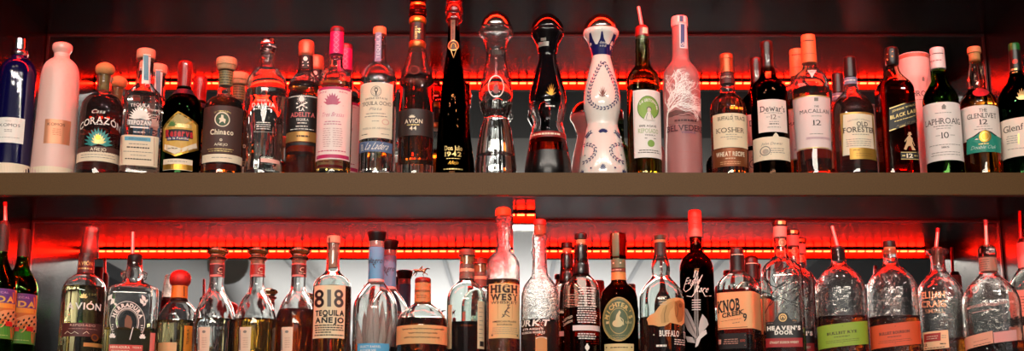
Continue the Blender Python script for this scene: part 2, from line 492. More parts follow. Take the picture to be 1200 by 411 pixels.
# red led strips behind the front edges
def led_mat(c, st):
    m = bpy.data.materials.new('led'); m.use_nodes = True; nt = m.node_tree
    nt.nodes.remove(nt.nodes['Principled BSDF']); e = nt.nodes.new('ShaderNodeEmission')
    e.inputs['Color'].default_value = (*c, 1); e.inputs['Strength'].default_value = st
    nt.links.new(e.outputs[0], nt.nodes['Material Output'].inputs['Surface']); return m
LED = led_mat((1., .0064, .0015), 225.)
CHAN = pm('2a0d0d', .5)
def led_strip(z, xa, xb, label, power):
    r = bpy.data.objects.new('led_strip', None); COL.objects.link(r)
    y = SHELF_F + .0185; r.location = ((xa + xb)/2, y, z - .0006); tag(r, label, 'led strip', 'red led strips under the shelf edges')
    L = (xb - xa) / 2
    boxo('channel', CHAN, (-L, L, .0, .0125, -.006, 0), r)
    n = int(2 * L / .0218); bm = bmesh.new()
    for i in range(n):
        x = -L + .0109 + i * (2*L - .0218) / (n - 1)
        box(bm, x - .0085, x + .0085, .0055, .0105, -.0095, -.006)
    o = link('diodes', bm, LED, r, False); o['kind'] = 'stuff'
led_strip(Z_CEIL, xat(103, 97, 3.37), xat(1035, 97, 3.37), 'glowing red led strip behind the front edge above the upper bottles', 3.2)
led_strip(Z_UND, xat(85, 293, 3.37), xat(1083, 293, 3.37), 'glowing red led strip behind the shelf edge above the lower bottles', 3.2)

# ------------------------------------------------------------------ the room behind the camera (seen in mirrors and reflections)
ROOM_WALL = pm('57534f', .8); ROOM_WHITE = pm('e4e2de', .8); ROOM_DARK = pm('2a2a2c', .7); FLOORM = pm('6c6258', .45, var=.2, bscale=3.)
def ro(name, mat, d): return structure(boxo(name, mat, d))
ro('floor', FLOORM, (-7, 7, -16, 3.4, -.1, 0))
ro('ceiling', ROOM_WHITE, (-7, 7, -16, 3.4, 3.4, 3.5))
ro('wall_left', ROOM_WALL, (-7.1, -7, -16, 3.4, 0, 3.4)); ro('wall_right', ROOM_WALL, (7, 7.1, -16, 3.4, 0, 3.4))
ro('wall_front', ROOM_WALL, (-7, 7, -16.1, -16, 0, 3.4))
ro('wall_back', ROOM_DARK, (-7, 7, BACK + .06, BACK + .1, 0, 3.4))
ro('trim_1', pm('040404', .9), (-7, 7, -.7, BACK + .05, 3.25, 3.399))              # dark soffit over the bar
ro('trim_2', ROOM_DARK, (-7, -3.55, -15, -.7, 3.28, 3.399)); ro('trim_3', ROOM_DARK, (2.5, 7, -15, -.7, 3.28, 3.399))
ro('trim_4', ROOM_WALL, (-7, 7, -3.5, -.7, 3.3, 3.399))
# ------------------------------------------------------------------ upper shelf, left half
KP = [(61, 9), (64, 8.5), (69, 8.8, 0), (72, 14), (77, 18.5), (84, 21), (98, 22.3), (150, 23.5), (199, 25.3)]
def rosette(b, u, v):
    for k in range(8):
        t = 2*pi*k/8
        for q, w in ((5, 1.5), (9.5, 1.3)):
            b.ell(u + q*cos(t + (.4 if q > 6 else 0)), v + q*sin(t + (.4 if q > 6 else 0)), w, w, b.body.data.materials[0], .45, up=1, n=10, name='relief')
    for q in (-13.5, 13.5): b.ell(u, v + q, 1.6, 1.6, b.body.data.materials[0], .45, n=10, name='relief')
COBALT = pm('0b083c', .12, coat=1.)
b = Bottle('tequila_bottle', 'cobalt blue ceramic tequila bottle with a silver cap, leftmost on upper shelf', 'bottle', (12, 190), KP, COBALT, solid=True, body='ceramic_body')
b.lathe('cap', [(45, 6), (45.3, 8.6, 1), (56.5, 9, 1), (57.5, 7.5), (59, 7)], pm('c9c9cc', .12, 1.), label='silver cap')
b.lathe('collar', [(58.5, 8), (59, 9.6), (61, 9.8), (63, 9.2), (64, 8.6)], SILVER)
for k in range(7): b.ell(19.5 + 6*cos(k), 92 + 9*sin(k*1.7), 1.8, 1.5, SILVER, .3, n=10, name='relief')
for k in range(5): b.ell(19 + 3*cos(2*k+1), 91 + 15*sin(k*2.6), 1.3, 1.2, SILVER, .3, n=10, name='relief')
b.patch('front_label', -6, 27.5, 137.5, 167, WHITE); b.t('KOMOS', 11.5, 146.5, 22, 3.4, INK)
b.t('TEQUILA', 10, 141.8, 7, 1.1, GREYP); b.fine(10, 152, 9, n=2, dv=2); b.fine(10, 161, 26, n=1, h=.5)
b.on(None); b.rect(-12, 37, 190.5, 203, CREAM, name='bare_foot_rim'); b.done()
PALEP = pm('e6bdb2', .38)
b = Bottle('tequila_bottle', 'pale pink ceramic tequila bottle with a copper label, second from the left end', 'bottle', (62.5, 190), KP, PALEP, solid=True, body='ceramic_body')
b.lathe('cap', [(49, 7), (49.4, 10.2), (51, 11.6), (55.5, 11.4), (58, 10.2), (62, 8.2), (63, 8)], pm('e0b4a8', .22, coat=.6))
rosette(b, 69.5, 92)
b.patch('front_label', 52.8, 81.5, 139.5, 168, pm('cf8a66', .35, .35)); b.t('KOMOS', 66, 145.5, 19, 3.2, INK)
b.fine(66.5, 151, 10, pm('a5603c', .5), n=4, dv=2.2)
b.on(None); b.rect(38, 87.5, 194.5, 204, CREAM, name='bare_foot_rim'); b.done()

b = Bottle('tequila_bottle', 'round amber tequila bottle with a cork mushroom stopper and turquoise sunburst', 'bottle', (115.5, 190),
           [(86, 8.6), (88, 9.6), (92, 9.2), (97, 8.2), (107, 8.4), (110, 10), (112.5, 14.5), (117, 20), (124, 23.7), (134, 24.6), (199, 24.6)], FLINT, level=116, liq=L_DARK, Y=2.685)
b.lathe('stopper', [(73, 3), (73.5, 7), (75.5, 10.6), (79, 11.3), (82.5, 10.6), (86, 8.4)], CORK)
b.lathe('cork', [(86.2, 6.2, 1), (106, 5.6, 1)], pm('a8823e', .5), inner=True)
b.t('CORAZÓN', 117.5, 140.5, 44, 7.4, WHITE, .012, 1, arc=1.0); b.t('Casa', 116, 130.5, 15, 4.2, WHITE, slant=.5)
b.fine(117, 145.5, 12, WHITE, h=1)
TURQ = pm('2f8d8a', .5)
b.agave(115.5, 168.5, 32, 19, TURQ, 13, fat=.17, spread=1.55); b.agave(115.5, 168.5, 18, 13, PALEGOLD, 9, up=2, fat=.16, spread=1.3)
b.ell(115, 161, 3, 3, GOLD, up=3)
b.patch('brown_band', 91.3, 140, 171.2, 178, pm('54302a', .5)); b.t('AÑEJO', 115, 174.8, 18, 3.4, CREAM, .02)
b.patch('front_label', 91.2, 140, 177.6, 188.5, CREAM); b.fine(115, 181, 40, GREYP, n=2, dv=3); b.done()
again(b, 138.5, 95, 2.78, 'cork-topped amber tequila bottle half hidden behind the one with a turquoise sunburst')

b = Bottle('tequila_bottle', 'square clear tequila bottle with a white agave print and a beige prescription-style label', 'bottle', (163.4, 185),
           [(67, 9.3, 1), (99, 9.6), (101, 10.5), (107, 15), (113, 20), (117, 21.3, 0), (124, 21.9), (199, 22.4)], CLEAR, sect=(4.5, .96, 98, 114), level=112, liq=L_SILVER)
b.lathe('stopper', [(56, 7), (56.2, 10.4), (58, 10.9), (66, 10.8), (67.3, 9.5, 1), (67.4, 6)], pm('d79a7c', .6, bump=.2, bscale=400., var=.1))
b.patch('neck_strip', 167, 175.5, 63.5, 98.5, WHITE); b.rect(168.6, 173.8, 65, 94, pm('5f9cb0', .5)); b.t('TEPOZAN', 171.2, 80, 24, 2.6, pm('1d4f66', .5), .01, turn=True, up=2)
b.on(None, 1); b.ell(171.5, 99.5, 3.2, 3.4, REDINK, .6); b.agave(164.5, 139, 27, 14.5, WHITE, 13, fat=.13, spread=1.5)
b.t('TEQUILA', 164.5, 123, 22, 3.6, WHITE, .01, arc=.35); b.rect(150, 177, 140.5, 147.2, pm('8a8684', .5)); b.t('TEPOZAN', 163.5, 144, 25, 4.6, WHITE, .02, 1, up=2)
b.rect(153, 174, 148.5, 150.2, WHITE); b.fine(163.5, 155, 14, WHITE, h=1)
# blue print on the far side of the glass
bm = bmesh.new()
for i in range(9):
    x0 = -.02 + i*.0045; zz = b.zf(152 - 22*abs(sin(i*1.9))); box(bm, x0, x0+.004, .0345, .0349, b.zf(160), zz)
link('back_label', bm, pm('2f6f94', .5), b.root)
b.patch('front_label', 140.5, 184.5, 158.5, 194, pm('ead2b4', .55)); b.rect(147, 176, 160.7, 165.2, pm('5ba4bd', .5)); b.t('REPOSADO', 161.5, 163, 20, 2, pm('1d4f66', .5), up=2)
b.stroke([(144, 160), (144, 192), (180, 192), (180, 160)], .5, REDINK)
b.fine(162, 169, 24, n=1, h=.9); b.fine(162, 173, 30, INK, n=1, h=1.4); b.fine(162, 178, 33, n=1, h=.8); b.fine(162, 182, 20, n=1); b.fine(162, 186.5, 30, INK, n=1, h=1.2); b.done()
again(b, 186, 72, 2.775, 'tan-capped clear tequila bottle standing behind the one with a prescription-style label')

b = Bottle('tequila_bottle', 'dark green tequila bottle with a red cap and a golden hexagonal label', 'bottle', (212.5, 160),
           [(77, 8, 1), (82, 8.4), (92, 7.6), (104, 8), (108, 10), (112, 13), (117, 18.5), (124, 22), (132, 22.8), (199, 22.8)], DKGREEN, level=110, liq=L_BLACK)
b.lathe('cap', [(70.5, 6), (71, 8.4), (76, 8.8), (78, 8.6, 1), (103, 8.1, 1)], pm('a01a18', .25, coat=.5), label='red sealed cap')
b.band('neck_ring', 104, 110, pm('1c2030', .4))
b.on(None, 1); HEX = [(209, 130.5), (231.5, 143), (232, 172), (205.5, 183.5), (192, 175.5), (192, 148)]
b.poly(HEX, GOLD, 1, 'front_label', sub=3); b.poly([(209, 133), (229.5, 144), (230, 170.5), (205.5, 181), (194, 174.5), (194, 149)], pm('d9a648', .5), 2, 'front_label', sub=3)
b.poly([(209, 133), (223, 140.5), (214, 147), (195.5, 149)], pm('b9a262', .6), 3, 'print', sub=2); b.agave(202.5, 148, 11, 8, pm('4f7a3a', .6), 7, up=4)
b.poly([(194, 168), (212, 174), (229, 165), (230, 170.5), (205.5, 181), (194, 174.5)], CREAM, 3, 'print', sub=2); b.fine(203, 174, 12, INK, up=5)
b.rect(206, 224, 145, 149.5, PALEGOLD, 3)
b.rect(195, 225, 151.5, 161.5, INK, 3); b.t('Reserva', 210, 156, 29, 8, pm('c4242c', .5), .05, up=5)
b.rect(197, 220.5, 160, 164.5, pm('2c3468', .5), 4); b.t('de la Familia', 208.7, 162.2, 22, 2.6, CREAM, .01, up=6)
b.patch('lower_label', 192, 225, 186, 199, CREAM); b.rect(192, 225, 192.2, 198.5, GOLD); b.fine(208, 188.8, 24, GREYP); b.done()
again(b, 235, 90, 2.775, 'dark green tequila bottle with a red cap just behind the golden hexagonal label one')

b = Bottle('tequila_bottle', 'round tequila bottle with a wide cork cap and a dark brown wrap label', 'bottle', (260.8, 170),
           [(80, 8, 1), (100, 8.2), (112, 8.5), (114, 10.5), (116.5, 15.5), (121, 20.8), (128, 23), (136, 23.6), (199, 23.8)], FLINT, level=118, liq=L_AMBER)
b.lathe('stopper', [(66, 9), (66.3, 11.6), (68, 12.1), (74, 12, 1), (75, 11), (80, 9.8), (81, 8.3, 1)], pm('cd9a72', .65, bump=.2, bscale=400., var=.1))
b.band('neck_label', 82, 99, pm('8a7f52', .5))
for k in range(5): b.fine(264, 84.5 + k*3, 15, pm('3a3a22', .5), h=1.3)
b.patch('front_label', 238.2, 283.2, 124, 179.5, pm('4a2e28', .6)); b.ell(260.5, 140, 8.7, 8.7, CREAM, .86); b.ell(260.5, 140, 6.9, 6.9, pm('35502c', .5))
b.poly([(257, 145), (258, 141), (256.5, 139), (259, 138), (259.5, 134.5), (262, 135), (262, 138.5), (264.5, 140), (263.5, 145), (261.5, 142.5), (259.5, 143)], CREAM, 2)
b.t('DE TAMAULIPAS', 261, 130.3, 19, 1.8, PALEGOLD, arc=1.); b.t('Chinaco', 259.8, 154.5, 26, 5.8, CREAM, .03); b.ell(259, 164, 1.5, 1.5, CREAM, .5); b.t('AÑEJO', 258.8, 169.2, 15, 2.6, CREAM, .01, 1)
b.fine(258.5, 174.5, 30, PALEGOLD, n=2, dv=2.4)
b.patch('lower_label', 237.6, 283.4, 180.2, 189.6, CREAM); b.fine(260, 184.5, 34, GREYP, ragged=.4); b.done()
again(b, 280.5, 88, 2.775, 'cork-capped tequila bottle tucked behind the one with the dark brown wrap label')

b = Bottle('tequila_bottle', 'clear bulb-shouldered tequila bottle with a glass stopper and white print', 'bottle', (309.3, 170),
           [(62, 7.6, 1), (74, 7.7), (79, 8.2), (80.5, 11.5), (84, 15.5), (90, 20.5), (97, 23.2), (105, 23.9), (116, 23.2), (130, 21.8), (165, 20.8), (190, 20.8), (196, 21.8), (199, 22)], CLEAR, level=108, liq=L_SILVER, base=.016)
b.lathe('stopper', [(44, 5), (44.4, 7.4), (46.5, 8.6), (52, 9), (60, 8.6), (63, 7.4), (64, 5)], glass((.98, .9, .9)))
b.t('TEQUILA', 308, 117.5, 14, 2.2, WHITE, .01); b.t('DAHLIA', 308.5, 122.5, 26, 4.4, WHITE, .03); b.fine(308.5, 127.3, 19, WHITE, h=1.3)
b.fine(308.5, 143.5, 18, WHITE, n=4, dv=2.5, h=.9); b.stroke([(298, 154), (320, 154)], .6, WHITE)
b.patch('tax_strip', 305.5, 327.5, 185.5, 190.2, pm('e7b3a4', .5)); b.done()

b = Bottle('tequila_bottle', 'slim amber tequila bottle with a black label showing a white sun over crossed bars', 'bottle', (355, 170),
           [(62, 8, 1), (82, 8.2), (87, 10.5), (92, 15.5), (98, 19), (105, 20.2), (199, 20.2)], FLINT, level=100, liq=L_AMBER, Y=2.70)
b.lathe('cap', [(46.5, 7), (47, 8.8), (52, 9.4), (54, 9.3), (62, 9.1), (63, 8.4), (64, 8.2)], pm('c5674a', .35, .3))
b.band('neck_label', 64, 80.5, pm('1a1514', .5)); b.ell(358, 69, 2.4, 2.6, WHITE); b.stroke([(354.5, 72.5), (361.5, 77)], 1, WHITE); b.stroke([(361.5, 72.5), (354.5, 77)], 1, WHITE)
b.patch('front_label', 335.4, 375.5, 111, 153.5, pm('181313', .5)); b.ell(353.6, 116.3, 3.2, 3.4, WHITE); 
for k in range(12): b.leaf(353.6 + 4.4*cos(k*pi/6), 116.3 + 4.6*sin(k*pi/6), 1.8, -k*pi/6, WHITE, .5, name='emblem')
b.stroke([(347.5, 126.5), (354, 123), (360, 119.8)], 1.5, WHITE); b.stroke([(347.5, 121), (354, 123.2), (360, 126.5)], 1.5, WHITE)
b.t('LA', 353.5, 128, 6, 3.8, WHITE, .03, 1); b.t('ADELITA', 354.5, 134.2, 27, 5, pm('d86a6a', .5), .02, 1); b.t('TEQUILA', 354.2, 140.2, 14, 2.6, WHITE, .01, 1)
b.fine(354, 144.2, 11, WHITE, h=1); b.fine(354, 148, 15, WHITE, h=.8); b.fine(354, 151.2, 27, WHITE, h=.7); b.rect(336, 375, 112.3, 113.1, WHITE)
b.patch('gold_band', 335.4, 375.4, 154, 165.5, pm('b98a4e', .35, .5)); b.fine(355, 159.5, 20, BROWNP, ragged=.5, h=2); b.patch('black_band', 335.4, 375.4, 166.5, 170, pm('181313', .5)); b.done()
again(b, 370.5, 75, 2.80, 'amber bottle with a copper cap showing just past the black sun label one')
# ------------------------------------------------------------------ upper shelf, middle
PINK = pm('d2186a', .4); PINKD = pm('c0205e', .5)
b = Bottle('tequila_bottle', 'clear tequila bottle with a hot pink neck sleeve and pink agave label', 'bottle', (391, 170),
           [(62, 7.4, 1), (75, 7.6), (80, 8.4), (84, 13), (89, 18), (96, 20), (104, 20.3), (199, 20.3)], CLEAR, level=99, liq=L_PALE, Y=2.655)
b.lathe('cap', [(30.5, 6), (31, 7.9), (35, 8.3), (36.5, 8)], pm('6e1420', .35), label='dark red cap')
b.lathe('neck_sleeve', [(36, 7.9, 1), (62.5, 8.4, 1), (63, 7.6, 1)], PINK, label='hot pink neck sleeve')
b.on(None, 1)
for k in range(4): b.stroke([(391, 41+6*k), (394, 44+6*k), (397, 41+6*k), (394, 38+6*k), (391, 41+6*k)], .7, pm('f07ab0', .5))
b.patch('front_label', 371.3, 410.6, 101.5, 186.5, PINKP); b.rect(371.5, 410.5, 101.5, 104.5, PINKD); b.rect(371.5, 408.5, 180.8, 185, PINKD)
b.t('SAN', 377, 107.3, 8, 1.8, PINKD); b.t('REAL', 403, 107.3, 10, 1.8, PINKD)
b.agave(389.5, 122.5, 21, 14, pm('c2647e', .6), 9, fat=.22, spread=1.3); b.stroke([(377, 123.5), (402, 123.2)], 1.3, pm('c2647e', .6))
b.t('Tres Brasas', 390, 134, 25, 5, pm('d2849a', .6), slant=.35, up=1); b.fine(390, 142.5, 21, pm('cf8b9a', .6), n=2, dv=2.8, h=1.2)
b.fine(383, 150.5, 9, pm('c59a9a', .6), n=9, dv=2.6); b.fine(395.5, 150.5, 12, pm('c59a9a', .6), n=9, dv=2.6); b.fine(389, 176.5, 33, PINKD, h=1); b.done()
again(b, 405.5, 60, 2.765, 'clear tequila bottle with a pink sleeve peeking out behind the pink agave label one')

SLATE = pm('5d6f92', .5)
b = Bottle('tequila_bottle', 'clear tequila bottle with an orange cork, cream label and slate blue strip below', 'bottle', (442.0, 170),
           [(39, 7.2, 1), (65, 7.9), (73, 8.5), (76, 11.5), (81, 16.5), (88, 20), (96, 21.3), (199, 21.5)], CLEAR, level=93, liq=L_SILVER, base=.014)
b.lathe('stopper', [(30.8, 6.8), (31, 7.6), (39, 7.8, 1), (39.4, 6, 1)], pm('e08450', .6, bump=.2, bscale=400., var=.1))
b.patch('neck_strip', 439.6, 446.8, 38, 72.5, pm('8d90ae', .5)); b.t('TEQUILA', 443.2, 55, 28, 3.4, pm('d8d8e4', .5), .015, turn=True)
b.patch('front_label', 421.8, 459.8, 96.5, 161.5, pm('eedcc2', .55)); b.ell(440.8, 107, 6.2, 6.2, GREYP, .9); b.ell(440.8, 105.5, 2, 3, INK, .55); b.rect(440.1, 441.5, 107, 112, INK)
for k in range(16): b.stroke([(440.8 + 3.2*cos(k*pi/8), 107 + 3.2*sin(k*pi/8)), (440.8 + 5.6*cos(k*pi/8), 107 + 5.6*sin(k*pi/8))], .35, GREYP)
b.t('SINGLE ESTATE', 440.8, 115, 25, 2., INK, arc=.4); b.t('TEQUILA OCHO', 440.5, 121, 33, 4.2, BROWNP, 0, 1); b.t('Plata', 440.5, 127.5, 14, 3.2, GREYP, slant=.5)
b.fine(440.5, 133, 26, n=2, dv=3.2, h=.9); b.fine(440, 142, 9); b.ell(451.5, 142.5, 4, 3.2, pm('d58a7a', .6), .85); b.t('PUEBLA DE ARANDAS', 440.5, 150.2, 31, 2., GREYP, 0, 1); b.fine(428, 156.8, 8, INK); b.fine(451, 156.8, 10)
b.patch('vintage_strip', 421.3, 459.5, 165.5, 177.5, SLATE, tilt=-.03); b.t('La Ladera', 442.5, 171, 26, 8, WHITE, slant=.6); b.rect(421.5, 428, 166, 177.5, pm('46597c', .5)); b.t('2019', 425, 172, 8, 2.4, WHITE, turn=True, up=2); b.done()

b = Bottle('tequila_bottle', 'tall amber tequila bottle with a black neck label and dark brown body label', 'bottle', (487, 170),
           [(55, 8.6, 1), (58, 9.8), (66, 11.8), (76, 14.6), (85, 17.4), (94, 19.8), (103, 20.6), (199, 20.8)], FLINT, level=91, liq=L_DARK, base=.036)
b.lathe('stopper', [(-11, 3), (-10.5, 7), (-7, 9.6), (-3, 9.9), (1, 8.6), (2, 8.2), (5, 9), (7, 10), (12, 10.4), (17, 10), (18.5, 8.8), (19.5, 8.4)], glass((.85, .12, .10)), label='red glass stopper')
b.lathe('gold_ring', [(2.2, 8.5), (3, 9.3), (5, 9.3), (6, 8.8)], GOLD, inner=True); b.lathe('collar', [(18.5, 8.6), (19.3, 10), (23, 10.2), (25.5, 9.6), (26, 8.8)], GOLD)
b.lathe('neck_label', [(25.5, 9, 1), (48, 9.6, 1)], pm('1c1513', .45)); b.on(None, 1); b.t('RESERVA', 487.5, 38, 15, 2.6, PALEGOLD, turn=True); b.t('44', 491, 36, 6, 4, PALEGOLD, .02, turn=True)
b.lathe('seal', [(47, 9.4), (48, 10.2), (53, 9.8), (56, 8.8)], COPPER)
b.on(None, 1); b.ell(485.5, 82.5, 5.5, 5, pm('7c3c30', .4), .85)
b.patch('front_label', 466.3, 508, 127.5, 158.5, pm('2e1d1a', .5)); b.agave(483, 138, 9, 4, CREAM, 5, fat=.2, spread=1.2); b.t('AVIÓN', 484.5, 142, 20, 4.6, CREAM, .015); b.fine(484.5, 146.3, 15, PALEGOLD, h=1); b.t('44', 484, 150.3, 8, 4, CREAM, .04)
b.done()

DKBOT = glass((.16, .07, .03))
b = Bottle('tequila_bottle', 'tall tapering near-black tequila bottle with a gold neck medallion', 'bottle', (530.5, 170),
           [(25, 6.6, 1), (45, 7), (60, 8), (72, 9.6), (90, 12.4), (110, 14.8), (140, 17), (170, 18.6), (199, 19.8)], DKBOT, level=70, liq=L_BLACK)
b.lathe('stopper', [(-9, 3), (-8.5, 7), (-4, 9), (0, 9.4), (1.5, 8), (3, 8.4), (5, 10), (9, 10.6), (13, 10.2), (14.5, 8.6), (16, 8.8), (19, 9.8), (22, 9.6), (24, 8), (29, 7), (30, 6.8)], pm('50100f', .15, coat=1.), label='dark red lobed stopper')
b.patch('neck_strip', 528.2, 533.2, 23, 49, pm('7d5c46', .5)); b.t('RESERVA', 530.7, 36, 20, 2, pm('2b1a12', .5), turn=True)
b.on(None, 1); b.ell(531.3, 53.5, 6, 6.2, pm('3c2a1c', .4)); b.ell(531.3, 53.5, 6, 6.2, PALEGOLD, .82, up=2); b.poly([(528, 56), (529, 52), (531.3, 50.5), (533.8, 52), (534.6, 56)], GOLD, 2); b.stroke([(528.6, 59), (531.5, 68), (534.4, 59)], .8, PALEGOLD, up=2)
b.on(None, 1); b.t('Don Julio', 531.5, 173.5, 20, 5.2, PALEGOLD, .01, 1); b.t('1942', 531, 180.5, 19, 5, PALEGOLD, .02, 1); b.fine(531, 185.8, 18, PALEGOLD); b.t('Añejo', 531.5, 190.5, 12, 4, GOLD, slant=.4); b.fine(531, 198, 22, PALEGOLD, h=1.4); b.done()

# three tall hourglass decanters with domed stoppers
DOME = pm('d8c8c0', .16, 1.)
b = Bottle('tequila_decanter', 'clear glass hourglass decanter with an engraved oval and a mirror dome stopper', 'decanter', (581, 170),
           [(29, 19.5), (31.5, 20.6), (35, 19.8), (39, 16), (46, 13.8), (56, 11.8, 1), (60, 11.2), (66, 11.2), (80, 13.8), (98, 17.6), (110, 19.7), (118, 20), (126, 18.8), (134, 15.6), (139, 14), (143, 15), (152, 18), (166, 20.8), (185, 23), (199, 24.8)], CLEAR, Y=2.665, level=122, liq=L_SILVER, flute=(.012, 14, 28, 58, 0), base=.05, front=60)
b.lathe('dome_stopper', [(12.8, .5), (13, 5.5), (14.5, 10), (18, 14.8), (23, 17.4), (28, 17.6), (29.4, 16, 1)], DOME, label='silver mirror dome')
b.lathe('neck_ring', [(55, 10.8, 1), (58.5, 10.9, 1)], pm('e8e4e0', .12, 1.))
b.on(None, 1); b.ell(581.3, 101.5, 9.2, 13, WHITE, .9); b.agave(581.3, 110, 11, 16, pm('8c2a28', .4), 7, fat=.2, spread=1.25)
b.done()
b = Bottle('tequila_decanter', 'black hourglass decanter fading to clear crystal at its waist, gold agave emblem', 'decanter', (642.3, 170),
           [(31, 19), (33, 19.6), (37, 18.6), (43, 15.2), (50, 13), (57, 11.6), (64, 9.6), (70, 10.2), (82, 13.2), (98, 17.8), (110, 21), (119, 22.4), (127, 22), (135, 19.8), (142, 17.6), (146, 17.2), (150, 18.6), (158, 20.6), (172, 23), (186, 25.4), (199, 27.6)], CLEAR, Y=2.665, body='lacquered_body', level=163, liq=L_RED, base=.034, front=60)
b.body.data.materials[0] = tinted_gradient(b.zc(126), b.zc(104))
b.lathe('dome_stopper', [(15.8, .5), (16, 6), (17.5, 11), (21, 16), (26, 18.8), (30.5, 19), (31.6, 17, 1)], pm('0a0808', .04, coat=1.), label='glossy black dome')
b.band('black_base_band', 175, 204, pm('070606', .25))
b.band('red_band', 153.5, 160, pm('8c1414', .3)); b.fine(640, 156.8, 34, CREAM, h=2, ragged=.02)  # red light on top of the base, painted as a band
b.on(None, 1); b.agave(646, 112, 12, 15, GOLD, 7, fat=.11, spread=1.3); b.fine(645, 124, 12, WHITE, h=1.6)
b.rect(631, 643, 48, 53.5, pm('bdb8ae', .3, .6)); b.rect(634, 640, 43, 47, pm('bdb8ae', .3, .6)); b.done()
BLUE = pm('151a5c', .3, coat=.5); CER = pm('eee6dd', .16, coat=.8)
b = Bottle('tequila_decanter', 'white ceramic hourglass decanter hand painted with blue garlands and a blue crown', 'decanter', (706.3, 170),
           [(31, 20), (32.5, 21), (36, 20.6), (42, 17), (49, 14.2), (56, 12.2), (62, 10.6), (66, 10.5), (72, 11.8), (84, 15), (98, 18.4), (110, 20.8), (119, 21.8), (128, 21.6), (137, 19.6), (144, 18), (148, 17.8), (153, 19.2), (164, 22.2), (180, 25.4), (199, 28.4)], CER, Y=2.665, solid=True, front=60, body='ceramic_body')
b.lathe('dome_stopper', [(15.8, .5), (16, 6), (17.5, 11.4), (21, 16.6), (26, 19.6), (30.5, 20), (31.6, 18, 1)], DOME, label='silver mirror dome')
b.on(None, 1); b.rect(692, 720.5, 51, 63.5, BLUE, name='painted_crown')
for u in (693, 705.5, 718.5): b.poly([(u - 6, 53), (u - 2.2, 44), (u if u == 705.5 else u + (u-705.5)*.15, 33), (u + 2.2, 44), (u + 6, 53)], BLUE, name='painted_crown', sub=1)
b.t('clase', 706.5, 49, 7, 3.4, CER, .01, up=2); b.t('azul', 706.5, 53, 7, 3, CER, .01, up=2)
b.agave(706.3, 114, 11, 13, pm('7a3a2c', .5), 7, fat=.12, spread=1.25)
def garland(pts, n, size=4.2):
    seg = [math.hypot(pts[i+1][0]-pts[i][0], pts[i+1][1]-pts[i][1]) for i in range(len(pts)-1)]; tot = sum(seg)
    for k in range(n):
        d = (k + .5) / n * tot; i = 0
        while i < len(seg) - 1 and d > seg[i]: d -= seg[i]; i += 1
        f = d / seg[i]; x = pts[i][0] + (pts[i+1][0]-pts[i][0])*f; y = pts[i][1] + (pts[i+1][1]-pts[i][1])*f
        an = atan2(-(pts[i+1][1]-pts[i][1]), pts[i+1][0]-pts[i][0])
        for sd in (-1, 1): b.leaf(x - sd*1.2*sin(an), y - sd*1.2*cos(an), size, an + sd*.5, BLUE)
loop = [(706.5 + 19.5*sin(t)*(.28 + .72*min(1, (1-cos(t))/1.6)), 100 - 27*cos(t) if cos(t) > 0 else 100 - 27*cos(t)) for t in [2*pi*i/30 for i in range(31)]]
garland(loop, 34)
for sx in (-1, 1):
    garland([(706.7 + sx*a, v) for a, v in ((24, 167), (18, 167.5), (12, 170), (8.5, 174.5), (9.5, 180), (14, 185), (19, 187.5), (24.5, 188))], 11, 4.)
    garland([(706.7 + sx*a, v) for a, v in ((20, 159), (16, 154.5), (13, 153.5))], 4, 4.)
    b.agave(706.7 + sx*24.5, 203, 7, 8, BLUE, 5, fat=.35, name='painted_pattern'); b.ell(706.7 + sx*14, 196, 1, 1, BLUE, name='painted_pattern'); b.ell(706.7 + sx*21, 180, .7, .7, BLUE, name='painted_pattern')
b.agave(706.7, 198.5, 8, 7, BLUE, 7, fat=.3, name='painted_pattern'); b.agave(706.7, 155.2, 12, 4.6, BLUE, 7, fat=.3, name='painted_pattern'); b.done()

b = Bottle('tequila_bottle', 'greenish clear tequila bottle with a pour spout and a round lime green picture label', 'bottle', (755.3, 170),
           [(40, 7.6, 1), (60, 8), (74, 8.2), (79, 9.6), (84, 14), (89, 17.8), (95, 19.5), (199, 19.7)], OLIVE, level=103, liq=L_GOLD)
b.lathe('pourer_stopper', [(29, 5), (29.6, 6.6), (31, 7.8), (41, 8.1, 1), (42, 7.2)], pm('7c1614', .3, coat=.4)); b.rect(753, 758.5, 32, 39, CREAM); b.spout(752, 30, 748.2, 8, 2.1, pm('d98a88', .3, .4))
b.patch('front_label', 742.6, 774.4, 105.2, 184.5, pm('f1e6e0', .55)); b.stroke([(744, 107), (744, 182.5), (773, 182.5)], .5, pm('d69a9a', .6)); LIME = pm('8cae4a', .55)
b.ell(759.3, 126.5, 12.2, 14.2, LIME); b.ell(759.3, 126.5, 12.2, 14.2, pm('5d8a34', .6), .93, up=2); b.t('LA GRITONA', 759.5, 117.5, 18, 3.2, WHITE, .03, arc=1.2, up=3)
b.poly([(754, 141), (757, 134), (758.5, 131), (761.5, 131), (763.5, 135), (767, 141)], pm('efe4da', .6), 4, 'picture', sub=1); b.ell(760.2, 129.2, 2, 2.6, pm('e3cfc0', .6), up=5, name='picture'); b.ell(760.2, 128.2, 2.8, 3, pm('6e655e', .6), .7, up=6, name='picture', a0=-.3, a1=pi+.3); b.stroke([(757, 140), (758.5, 133)], .6, GREYP, 6, 'picture'); b.stroke([(763.5, 140), (762, 133)], .6, GREYP, 6, 'picture')
b.t('100% AGAVE', 759.5, 147.6, 19, 2.3, INK, .02); b.t('REPOSADO', 760.5, 153.3, 22, 5, pm('9aae6a', .6), 0, 1); b.t('TEQUILA', 762, 158.2, 12, 1.6, INK, .01); b.fine(757, 162, 3, INK); b.fine(767, 162, 3, INK)
b.ell(762.8, 168, 4, 4.2, pm('86aa50', .6)); b.fine(760.5, 176, 26, INK, n=2, dv=2.6, h=.9); b.done()

